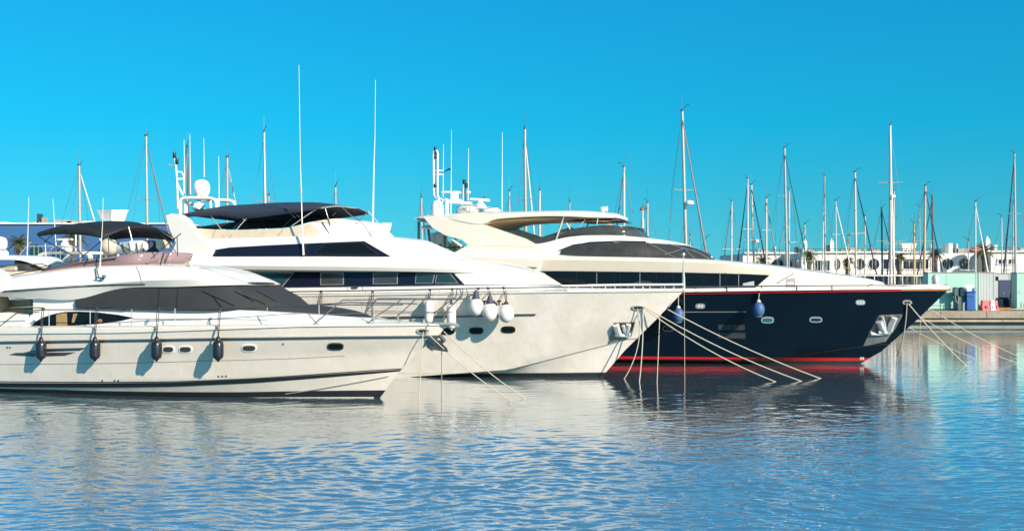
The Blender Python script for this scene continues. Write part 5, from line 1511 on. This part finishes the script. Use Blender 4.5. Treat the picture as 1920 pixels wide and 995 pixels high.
# ---------------------------------------------------------------- things on the quay
def container(name, label, cat, px0, px1, py0, Y, depth, m, z0=QZ, extra=None):
    a, b = at(px0, py0, Y), at(px1, py0, Y)
    w_, h_ = b.x-a.x, a.z-z0
    t = thing(name, label, cat, ((a.x+b.x)/2, Y+depth/2, z0))
    wl = MB()
    wl.box((0, 0, h_/2), (w_, depth, h_), bev=0.03)
    wl.build('wall', M[m], t, 20)
    MB().box((0, 0, h_+0.03), (w_+0.08, depth+0.08, 0.06)).build('roof', M['roof_grey'], t, 0)
    MB().box((0, -depth/2-0.01, 0.07), (w_, 0.03, 0.10)).build('base_rail', M['steel_dark'], t, 0)
    for s_ in (-1, 1):
        MB().box((s_*(w_/2-0.05), -depth/2-0.012, h_/2), (0.1, 0.03, h_-0.02)).build('corner_post', M[m], t, 0)
    return t, w_, h_, depth
t, w_, h_, d_ = container('kiosk', 'mint green kiosk behind the navy bow, blue bin standing before it', 'kiosk', 1740, 1832.5, 511.5, 79.6, 1.0, 'mint_paint')
MB().box((0, -d_/2-0.02, 0.36), (w_-0.2, 0.03, 0.03)).build('trim_strip', M['grey_line'], t, 0)
MB().box((-w_*0.13, -d_/2-0.006, h_*0.62), (0.02, 0.012, h_*0.7)).build('panel_joint', M['grey_line'], t, 0)
t, w_, h_, d_ = container('kiosk', 'grey panelled kiosk between the mint kiosk and the dark doorway', 'kiosk', 1834.5, 1866, 511.5, 80.6, 3.0, 'grey_paint')
for k in range(1, 6):
    MB().box((-w_/2+w_*k/6, -d_/2-0.006, h_/2), (0.03, 0.014, h_-0.1)).build('panel_rib', M['grey_paint'], t, 0)
t, w_, h_, d_ = container('kiosk', 'set back grey kiosk with dark navy door and small window', 'kiosk', 1860, 1894.5, 513, 83.5, 3.0, 'grey_paint')
f = MB().box((-w_*0.5+(1865-1860)/25.0+0.1, -d_/2-0.02, h_-0.35), (0.32, 0.05, 0.30)).build('window', M['window_far'], t, 0)
dr = MB().box((w_/2-0.44, -d_/2-0.03, h_*0.5-0.05), (0.86, 0.05, h_*0.68)).build('door', M['navy_panel'], t, 0)
MB().box((0.14, -0.035+(-d_/2-0.03), h_*0.45), (0.04, 0.04, 0.16)).build('handle', M['steel'], dr, 0)
for dx, mm_ in ((-0.15, 'roof_grey'), (0.3, 'black_rubber'), (0.55, 'roof_grey')):
    MB().box((dx+0.05, -d_/2-0.2, 0.36), (0.26, 0.2, 0.72), bev=0.03).build('stacked_board', M[mm_], t)
t, w_, h_, d_ = container('kiosk', 'second mint green kiosk cut off by the right edge', 'kiosk', 1906.5, 2000, 512, 79.8, 0.9, 'mint_paint')
MB().box((-w_/2+0.25, -d_/2-0.01, h_*0.5), (0.2, 0.02, 0.25)).build('notice_plate', M['grey_paint'], t, 0)
o = MB().grid([[at(1894+x, 548+abs(x-4)*0.9+z*9, 82.5+z*0.5)-at(1898, 560, 82.5) for x in (0, 3, 6, 9)] for z in (0, 0.5, 1)]).build('tarpaulin', M['blue_tarp'], None, 40, loc=at(1898, 560, 82.5), solid=0.05)
tag(o, 'bright blue tarpaulin beside the navy door', 'tarpaulin')
# blue bin with a white board on top
b0, b1 = at(1811, 588, 78.9), at(1829, 588, 78.9)
bw_, bx = b1.x-b0.x, (b0.x+b1.x)/2
t = thing('recycling_bin', 'tall blue bin with white board on its top, standing at the quay edge', 'bin', (bx, 79.1, QZ))
zt = at(0, 545.5, 78.9).z-QZ
MB().box((0, 0, zt/2), (bw_*0.92, 0.5, zt), bev=0.04).build('body', M['blue_plastic'], t)
MB().box((0, -0.02, zt-0.05), (bw_*1.08, 0.6, 0.10), bev=0.03).build('lid', M['blue_plastic'], t)
MB().prism([(-bw_*0.42, 0, zt), (bw_*0.46, 0, zt), (bw_*0.46, 0, zt+0.46), (-bw_*0.42, 0, zt+0.46)], (0, 0.04, 0)).build('board', M['white_plastic'], t, 0)
for s_ in (-1, 1):
    MB().prism([(s_*bw_*0.5, -0.05, zt), (s_*bw_*0.27, -0.05, zt), (s_*bw_*0.33, -0.05, zt+0.2), (s_*bw_*0.5, -0.05, zt+0.26)], (0, 0.04, 0)).build('ear', M['blue_plastic'], t, 0)
for k, (z, h__) in enumerate(((0.72, 0.14), (0.98, 0.12), (0.3, 0.5))):
    MB().box((-0.04, -0.255, z), (bw_*0.55, 0.02, h__), bev=0.008).build('panel', M['blue_plastic'] if k != 1 else M['navy_panel'], t)
# power pedestal
p0 = at(1798, 586, 79.0)
t = thing('power_pedestal', 'grey power pedestal with twin meter boxes left of the blue bin', 'power pedestal', (p0.x, 79.0, QZ))
MB().box((0, 0, 0.7), (0.30, 0.25, 1.4), bev=0.03).build('post', M['steel_dark'], t)
for dx, mm_ in ((-0.27, 'steel_dark'), (0.14, 'black_rubber')):
    MB().box((dx, -0.05, 1.32), (0.36, 0.34, 0.66), bev=0.06).build('meter_box', M[mm_], t)
MB().tube([(-0.35, -0.2, 1.0), (-0.3, -0.25, 0.7), (-0.12, -0.2, 0.5), (-0.1, -0.2, 0.95)], 0.025).build('hose', M['grey_paint'], t)
MB().tube([(0.27, -0.05, 0), (0.27, -0.05, 0.55)], 0.04).tube([(0.35, -0.05, 0), (0.36, -0.05, 0.6)], 0.03).build('pipe', M['grey_paint'], t)
# water filled road barriers
for px0, px1, mm_, lab in ((1840, 1854.5, 'red_plastic', 'red plastic road barrier with moulded recess, beside the grey kiosk'), (1855, 1864, 'white_plastic', 'white plastic road barrier squeezed between two red ones'), (1862.5, 1870.5, 'red_plastic', 'narrow end of a red plastic barrier right of the white one')):
    a, b_ = at(px0, 584, 79.9), at(px1, 584, 79.9)
    w_ = b_.x-a.x
    t = thing('road_barrier', lab, 'barrier', ((a.x+b_.x)/2, 79.9-(0.0 if mm_ == 'red_plastic' else 0.05), QZ), 0, 'plastic road barriers on the quay')
    MB().prism([(-w_/2, -0.25, 0), (w_/2, -0.25, 0), (w_/2, -0.22, 0.16), (w_/2-0.03, -0.12, 0.35), (w_/2-0.05, -0.09, 0.70), (-w_/2+0.08, -0.09, 0.70), (-w_/2+0.03, -0.12, 0.35), (-w_/2, -0.22, 0.16)], (0, 0.36, 0)).build('body', M[mm_], t, 30)
    MB().box((0, -0.2, 0.22), (w_*0.28, 0.12, 0.22), bev=0.03).build('recess', M[mm_], t)
o = MB().box((0, 0, 0.09), (1.5, 0.8, 0.18), bev=0.02).build('pallet', M['teak'], None, loc=(at(1885, 580, 80.5).x, 80.5, QZ))
tag(o, 'low wooden platform on the quay in front of the navy door', 'pallet')
t = thing('bicycle_rack', 'grey metal rack at the foot of the second mint kiosk', 'rack', (at(1914, 583, 79.2).x, 79.2, QZ))
for k in range(4):
    MB().tube([(k*0.22, 0, 0), (k*0.22, 0, 0.55-0.06*k), (k*0.22+0.1, 0.1, 0.6-0.06*k), (k*0.22+0.1, 0.2, 0)], 0.035).build('hoop', M['grey_paint'], t)
MB().tube([(-0.7, 0, 0.1), (0.9, 0, 0.1)], 0.04).build('bar', M['grey_paint'], t)
o = thing('bollard', 'small dark bollard at the quay edge under the navy bow', 'bollard', (at(1737, 583, 78.5).x, 78.5, QZ))
MB().lathe([(0.16, 0), (0.12, 0.05), (0.10, 0.2), (0.18, 0.26), (0.18, 0.34), (0.05, 0.36)], n=14).build('post', M['black_rubber'], o, 40)
o.location.z = QZ
# railing along the far side of the quay behind the navy bow
t = thing('quay_railing', 'grey metal railing on the quay behind the navy foredeck', 'railing', (at(1600, 583, 86).x, 86, QZ))
x0_, x1_ = at(1560, 583, 86).x-t.location.x, at(1745, 583, 86).x-t.location.x
zt = at(0, 516.5, 86).z-QZ
MB().tube([(x0_, 0, zt), (x1_, 0, zt)], 0.05).build('rail', M['galvanized'], t)
MB().tube([(x0_, 0, zt*0.55), (x1_, 0, zt*0.55)], 0.04).build('rail', M['galvanized'], t)
for k in range(8):
    MB().tube([(x0_+(x1_-x0_)*k/7, 0, 0), (x0_+(x1_-x0_)*k/7, 0, zt)], 0.05).build('post', M['galvanized'], t)

# ---------------------------------------------------------------- buildings
GZ = 1.2
def disc(t, x, y, z, rx, rz_, m, name='window', rim='wall_white', nrm='y'):
    mb, rm = MB(), MB()
    n = 28
    ring = [(math.cos(2*math.pi*k/n), math.sin(2*math.pi*k/n)) for k in range(n)]
    if nrm == 'y':
        f3 = lambda a, b, s_, d: Vector((x+a*rx*s_, y+d, z+b*rz_*s_))
    else:
        f3 = lambda a, b, s_, d: Vector((x+d, y+a*rx*s_, z+b*rz_*s_))
    fr = MB().grid([[f3(a, b, 1.0, 0.05) for a, b in ring], [f3(a, b, 1.0, -0.08) for a, b in ring], [f3(a, b, 1.1, -0.08) for a, b in ring], [f3(a, b, 1.1, 0.05) for a, b in ring]], wrap=True).build(name, M[rim], t, 40)
    MB().add([f3(a, b, 1.0, -0.02) for a, b in ring], [tuple(range(n))]).build('pane', M[m], fr, 0)
    mu = MB()
    for dx in (-0.3, 0.35):
        if nrm == 'y':
            mu.box((x+dx*rx, y-0.03, z), (0.07, 0.05, rz_*1.85))
    if mu.v:
        mu.build('mullion', M['roof_grey'], fr, 0)
def rect(t, x, y, z, w_, h_, m='window_far', n=3, name='window', rim='wall_white'):
    fr = MB()
    for dz in (-h_/2, h_/2):
        fr.box((x, y-0.04, z+dz), (w_+0.2, 0.16, 0.10))
    for dx in (-w_/2, w_/2):
        fr.box((x+dx, y-0.04, z), (0.10, 0.14, h_-0.1))
    f = fr.build(name, M[rim], t, 0)
    MB().box((x, y-0.012, z), (w_-0.1, 0.02, h_-0.1)).build('pane', M[m], f, 0)
    mu = MB()
    for k in range(1, n):
        mu.box((x-w_/2+w_*k/n, y-0.04, z), (0.07, 0.05, h_-0.12))
    if mu.v:
        mu.build('mullion', M['grey_paint'], f, 0)
def px2(px, Y): return (px-960)/F*Y
def pz(py, Y): return H-(py-HY)/F*Y
wb = thing('marina_building', 'long low white building with round porthole windows, flat roof and pointed turrets', 'building', (px2(1650, 117), 117, GZ))
ox, oy = wb.location.x, wb.location.y
def lw(px, py, Y): return Vector((px2(px, Y)-ox, Y-oy, pz(py, Y)-GZ))
def block(px0, px1, py_t, py_b, Y, depth, name='wall', m='wall_white'):
    a, b_ = lw(px0, py_t, Y), lw(px1, py_b, Y)
    return MB().box(((a.x+b_.x)/2, a.y+depth/2, (a.z+b_.z)/2), (b_.x-a.x, depth, a.z-b_.z)).build(name, M[m], wb, 0)
block(1393, 1530, 475.5, 514, 125, 14)
block(1503, 1762, 474, 514, 117, 18)
block(1858, 2120, 472.5, 512, 116.5, 14)
block(1760, 1905, 474.5, 514, 119.5, 15)
block(1398, 2000, 514, 562, 127, 10, 'ground_floor', 'roof_grey')
for px in range(1655, 1760, 11):
    block(px, px+3.2, 516, 560, 119, 0.4, 'column')
    if px % 3:
        block(px+4.5, px+8, 530, 560, 121, 0.4, 'bench_screen', 'wall_white')
for px0, px1, py, Y in ((1396, 1500, 474.2, 124.7), (1505, 1760, 472.6, 116.7), (1860, 2100, 471.0, 116.2)):
    a, b_ = lw(px0, py, Y), lw(px1, py, Y)
    MB().box(((a.x+b_.x)/2, a.y+0.3, a.z), (b_.x-a.x, 0.6, 0.14)).build('parapet', M['wall_white'], wb, 0)
    rl = MB()
    zr = lw(px0, py-6.5, Y).z
    rl.tube([(a.x, a.y+1, zr), (b_.x, a.y+1, zr)], 0.03, 5)
    k = a.x
    while k < b_.x:
        rl.tube([(k, a.y+1, a.z), (k, a.y+1, zr)], 0.025, 5)
        k += 1.6
    rl.build('roof_railing', M['steel_dark'], wb, 0)
def wdisc(px, py, rx, ry, Y, m='window_far'):
    p_ = lw(px, py, Y)
    disc(wb, p_.x, p_.y, p_.z, rx*Y/F, ry*Y/F, m)
wdisc(1458, 495, 10, 10, 125)
wdisc(1570.5, 495, 5, 10.5, 117)
wdisc(1588.5, 495, 5.5, 10.5, 117)
wdisc(1612, 495, 9.5, 10.5, 117)
wdisc(1638.5, 495, 10, 10.5, 117)
wdisc(1777, 494.5, 10.3, 10.3, 119.5)
wdisc(1807, 494.5, 10.3, 10.3, 119.5)
for px, Yc in ((1482, 121.3), (1494, 118.6)):
    p_ = lw(1503, 494, 117)
    disc(wb, p_.x, Yc-oy, lw(0, 494, Yc).z, 0.9, 0.6, 'window_far', nrm='x')
p_ = lw(1858, 494, 116.5)
disc(wb, p_.x, 117.6-oy, lw(0, 494, 117.6).z, 0.7, 0.62, 'window_far', nrm='x')
for px0, px1, py0, py1, Y, n in ((1527, 1556, 487.5, 508, 117, 5), (1655, 1690, 485, 505, 117, 3), (1692, 1741, 485, 505, 117, 4), (1746, 1757, 487, 505, 117, 2), (1870.5, 1885, 485.5, 495.5, 116.5, 2), (1889, 1903, 485.5, 495.5, 116.5, 2)):
    a, b_ = lw(px0, py0, Y), lw(px1, py1, Y)
    rect(wb, (a.x+b_.x)/2, a.y, (a.z+b_.z)/2, b_.x-a.x, a.z-b_.z, n=n)
for px, yt, yb, ww, Y in ((1509, 446, 476, 7, 119), (1559, 446, 474, 7, 119), (1851, 442, 474, 8, 116), (1747, 452, 474, 4, 119)):
    a = lw(px, yb, Y)
    z1, z2 = lw(px, yt+9, Y).z, lw(px, yt, Y).z
    hw = ww/2*Y/F
    MB().box((a.x, a.y, (a.z+z1)/2), (hw*2, hw*2, z1-a.z)).add([(a.x-hw, a.y-hw, z1), (a.x+hw, a.y-hw, z1), (a.x+hw, a.y+hw, z1), (a.x-hw, a.y+hw, z1), (a.x, a.y, z2)], [(0, 1, 4), (1, 2, 4), (2, 3, 4), (3, 0, 4)]).build('turret', M['wall_white'], wb, 0)
def flare(t, o, px0, px1, pxb0, pxb1, y0, y1, Y, m='wall_white', name='chimney'):
    T = [at(px0, y0, Y)-o, at(px1, y0, Y)-o]
    Bq = [at(pxb0, y1, Y)-o, at(pxb1, y1, Y)-o]
    wt, wb_ = T[1].x-T[0].x, Bq[1].x-Bq[0].x
    d1, d2 = wt*0.8, wb_*0.8
    return MB().add([Bq[0], Bq[1], Bq[1]+Vector((0, d2, 0)), Bq[0]+Vector((0, d2, 0)), T[0]+Vector((0, -(d1-d2)/2, 0)), T[1]+Vector((0, -(d1-d2)/2, 0)), T[1]+Vector((0, (d1+d2)/2, 0)), T[0]+Vector((0, (d1+d2)/2, 0))],
                    [(3, 2, 1, 0), (4, 5, 6, 7), (0, 1, 5, 4), (1, 2, 6, 5), (2, 3, 7, 6), (3, 0, 4, 7)]).build(name, M[m], t, 0)
ch = flare(wb, Vector(wb.location), 1689, 1718, 1695, 1713, 456, 473, 119)
for px in (1697, 1704, 1710):
    a = lw(px, 470, 119)
    MB().box((a.x, a.y-0.02, a.z), (0.16, 0.1, 0.16)).build('vent_hole', M['black_line'], ch, 0)
block(1779, 1786, 456, 475, 117.5, 1.0, 'chimney')
for i, (px, yt, ww, Y, mm_) in enumerate(((1422, 466, 5, 127, 'steel'), (1452, 462, 3, 127, 'alu_white'), (1493, 463, 5, 120, 'steel_dark'), (1499, 466, 6, 120, 'alu'), (1552, 460, 4, 119, 'black_rubber'), (1597, 465, 9, 119, 'alu_white'), (1610, 466, 6, 119, 'alu'), (1632, 464, 4, 119, 'alu_white'), (1641, 467, 12, 119, 'roof_grey'), (1665, 468, 8, 119, 'roof_grey'), (1773, 458, 6, 121, 'steel'), (1792, 457, 3, 121, 'alu_white'), (1800, 466, 22, 121, 'roof_grey'), (1858, 460, 5, 119, 'steel_dark'), (1864, 459, 7, 118, 'alu_white'), (1897, 462, 4, 118, 'wall_white'), (1915, 464, 9, 118, 'alu'), (1520, 468, 14, 119, 'roof_grey'), (1432, 468, 18, 127, 'roof_grey'), (1580, 468, 9, 119, 'roof_grey'))):
    a = lw(px, yt, Y)
    z0_ = lw(px, 474, Y).z
    MB().box((a.x, a.y, (a.z+z0_)/2), (ww*Y/F, 0.8, a.z-z0_)).build('rooftop_unit', M[mm_], wb, 0)
MB().lathe([(0.8, 0), (0.78, 0.2), (0.6, 0.42), (0.3, 0.54), (0.02, 0.58)], lw(1830, 473, 118), 16).build('rooftop_dome', M['orange_tile'], wb, 40)

bb = thing('harbour_hall', 'blue walled flat roofed hall with dark round windows at left', 'building', (px2(120, 112), 112, GZ))
def lb_(px, py, Y): return Vector((px2(px, Y)-bb.location.x, Y-112, pz(py, Y)-GZ))
a, b_ = lb_(-260, 420, 112), lb_(343, 565, 112)
MB().box(((a.x+b_.x)/2, 8, (a.z+b_.z)/2), (b_.x-a.x, 16, a.z-b_.z)).build('wall', M['wall_blue'], bb, 0)
MB().box(((a.x+b_.x)/2, 8, a.z+0.05), (b_.x-a.x+0.4, 16.4, 0.12)).build('roof_edge', M['wall_white'], bb, 0)
for px, py, rx, ry in ((68, 473, 12.5, 15), (109, 481, 12.5, 14), (-30, 475, 12.5, 15), (196, 478, 12.5, 15)):
    p_ = lb_(px, py, 112)
    disc(bb, p_.x, p_.y, p_.z, rx*112/F, ry*112/F, 'window_teal', rim='wall_blue')
for px, yt, ww, mm_ in ((75, 401, 4, 'steel_dark'), (71, 416, 16, 'roof_grey'), (84, 408, 4, 'roof_grey'), (122, 412.5, 30, 'roof_grey'), (140, 415, 22, 'roof_grey'), (11, 416.5, 13, 'alu_white'), (24, 418, 20, 'alu_white'), (168, 415, 22, 'wall_white')):
    p_ = lb_(px, yt, 114)
    MB().box((p_.x, p_.y, (p_.z+a.z)/2), (ww*114/F, 1.0, p_.z-a.z)).build('rooftop_unit', M[mm_], bb, 0)
fl = flare(bb, Vector(bb.location), 0, 1, 0, 1, 0, 1, 112) if False else None
# two-tone flared chimney turned edge-on
def corner_flare(t, o, pts, Y, m, name='chimney'):
    (x0, xm, x1), (b0, bm, b1), yt, yb = pts
    dd = 1.3
    q = lambda px, py, y: at(px, py, y)-o
    T = [q(x0, yt, Y+dd), q(xm, yt, Y), q(x1, yt, Y+dd)]
    T.append(T[0]+T[2]-T[1])
    Bq = [q(b0, yb, Y+dd*0.8), q(bm, yb, Y+0.3), q(b1, yb, Y+dd*0.8)]
    Bq.append(Bq[0]+Bq[2]-Bq[1])
    MB().add(Bq+T, [(0, 1, 5, 4), (1, 2, 6, 5), (2, 3, 7, 6), (3, 0, 4, 7), (4, 5, 6, 7), (3, 2, 1, 0)]).build(name, M[m], t, 0)
corner_flare(bb, Vector(bb.location), ((181, 209.5, 241), (194, 209.5, 231), 393.5, 420), 112.5, 'wall_white')
wc = thing('flat_roofed_house', 'white house mostly hidden behind the second yacht, flared chimney on top', 'building', (px2(680, 118), 118, GZ))
a, b_ = at(590, 448, 118)-wc.location, at(738, 560, 118)-wc.location
MB().box(((a.x+b_.x)/2, 6, (a.z+b_.z)/2), (b_.x-a.x, 12, a.z-b_.z)).build('wall', M['wall_white'], wc, 0)
corner_flare(wc, Vector(wc.location), ((686, 712, 735), (696, 712, 727), 418, 448), 118.5, 'wall_white')
p_ = at(729, 439, 119)-wc.location
MB().box(p_, (0.5, 0.5, 0.5)).build('rooftop_unit', M['steel_dark'], wc, 0)

# ---------------------------------------------------------------- palms
def palm(px, py_top, Y, label, hgt=None, R=1.5, seed=0, nf=30):
    rnd = random.Random(seed)
    c = at(px, py_top, Y)
    t = thing('palm_tree', label, 'palm tree', (c.x, c.y, GZ), rnd.random()*6, 'palms in front of the buildings')
    h_ = c.z-GZ-R*0.25
    pts, rs = [], []
    for k in range(15):
        u = k/14
        pts.append(Vector((0.18*math.sin(u*2.2), 0.1*u*u, h_*u)))
        rs.append((0.26-0.07*u+0.12*max(0, u-0.8)*3)*(1.0+0.10*(k % 2)))
    MB().tube(pts, rs, 10).build('trunk', M['palm_trunk'], t, 0)
    top = pts[-1]
    def fronds(n, up0, up1, L, name, m):
        mb = MB()
        for i in range(n):
            az = i*2.399+rnd.random()*0.5
            el = up0+(up1-up0)*(i/max(1, n-1))+rnd.uniform(-0.12, 0.12)
            l_ = L*rnd.uniform(0.8, 1.1)
            d = Vector((math.cos(az), math.sin(az), 0))
            sidev = Vector((-d.y, d.x, 0))
            sp = []
            p = top.copy()
            e = el
            for k in range(9):
                sp.append(p.copy())
                p += (d*math.cos(e)+Vector((0, 0, math.sin(e))))*l_/8
                e -= 0.13+0.05*k*0.35
            for k in range(1, 9):
                w_ = l_*0.26*math.sin(math.pi*min(1, (k+0.8)/9.6))**0.7
                dirf = (sp[k]-sp[k-1]).normalized()
                for s_ in (-1, 1):
                    for q_ in (0.0, 0.5):
                        a_ = sp[k-1].lerp(sp[k], q_)
                        b2 = a_+dirf*0.06
                        tip = a_+dirf*w_*0.55+sidev*s_*w_*rnd.uniform(0.8, 1.0)+Vector((0, 0, -w_*rnd.uniform(0.05, 0.4)))
                        mb.add([a_, b2, tip], [(0, 1, 2)])
            mb.tube(sp, [0.03]*5+[0.02]*4, 4)
        mb.build(name, M[m], t, 0, weld=False, recalc=False)
    fronds(nf, 1.45, -0.15, R*1.25, 'crown', 'palm_leaf')
    fronds(10, -0.5, -1.1, R*0.85, 'dead_fronds', 'palm_dry')
    return t
palm(33, 452, 104, 'palm with brown trunk before the blue hall, left of the round window', R=1.2, seed=1)
palm(134, 440, 106, 'palm behind the black canopy and the radar arch', R=1.5, seed=2)
palm(1432, 487, 112, 'palm whose fronds just clear the navy yacht, between two dark foresails', R=0.85, seed=3)
palm(1519, 478, 109, 'palm beside the first pointed turret, in front of the shaded white wall', R=0.90, seed=4)
palm(1591, 488, 109, 'palm in front of the narrow oval windows', R=0.60, seed=5)
palm(1684, 480, 109, 'palm half hidden behind the tallest white mast', R=0.65, seed=6)
palm(1757, 474, 108, 'palm left of the first full round window above the mint kiosk', R=0.85, seed=7)
palm(1848, 468, 104, 'tallest palm, in front of the shaded wall below the third turret', R=1.05, seed=8)
palm(852, 462, 105, 'palm glimpsed under the swept wing of the navy yacht', R=1.4, seed=9)
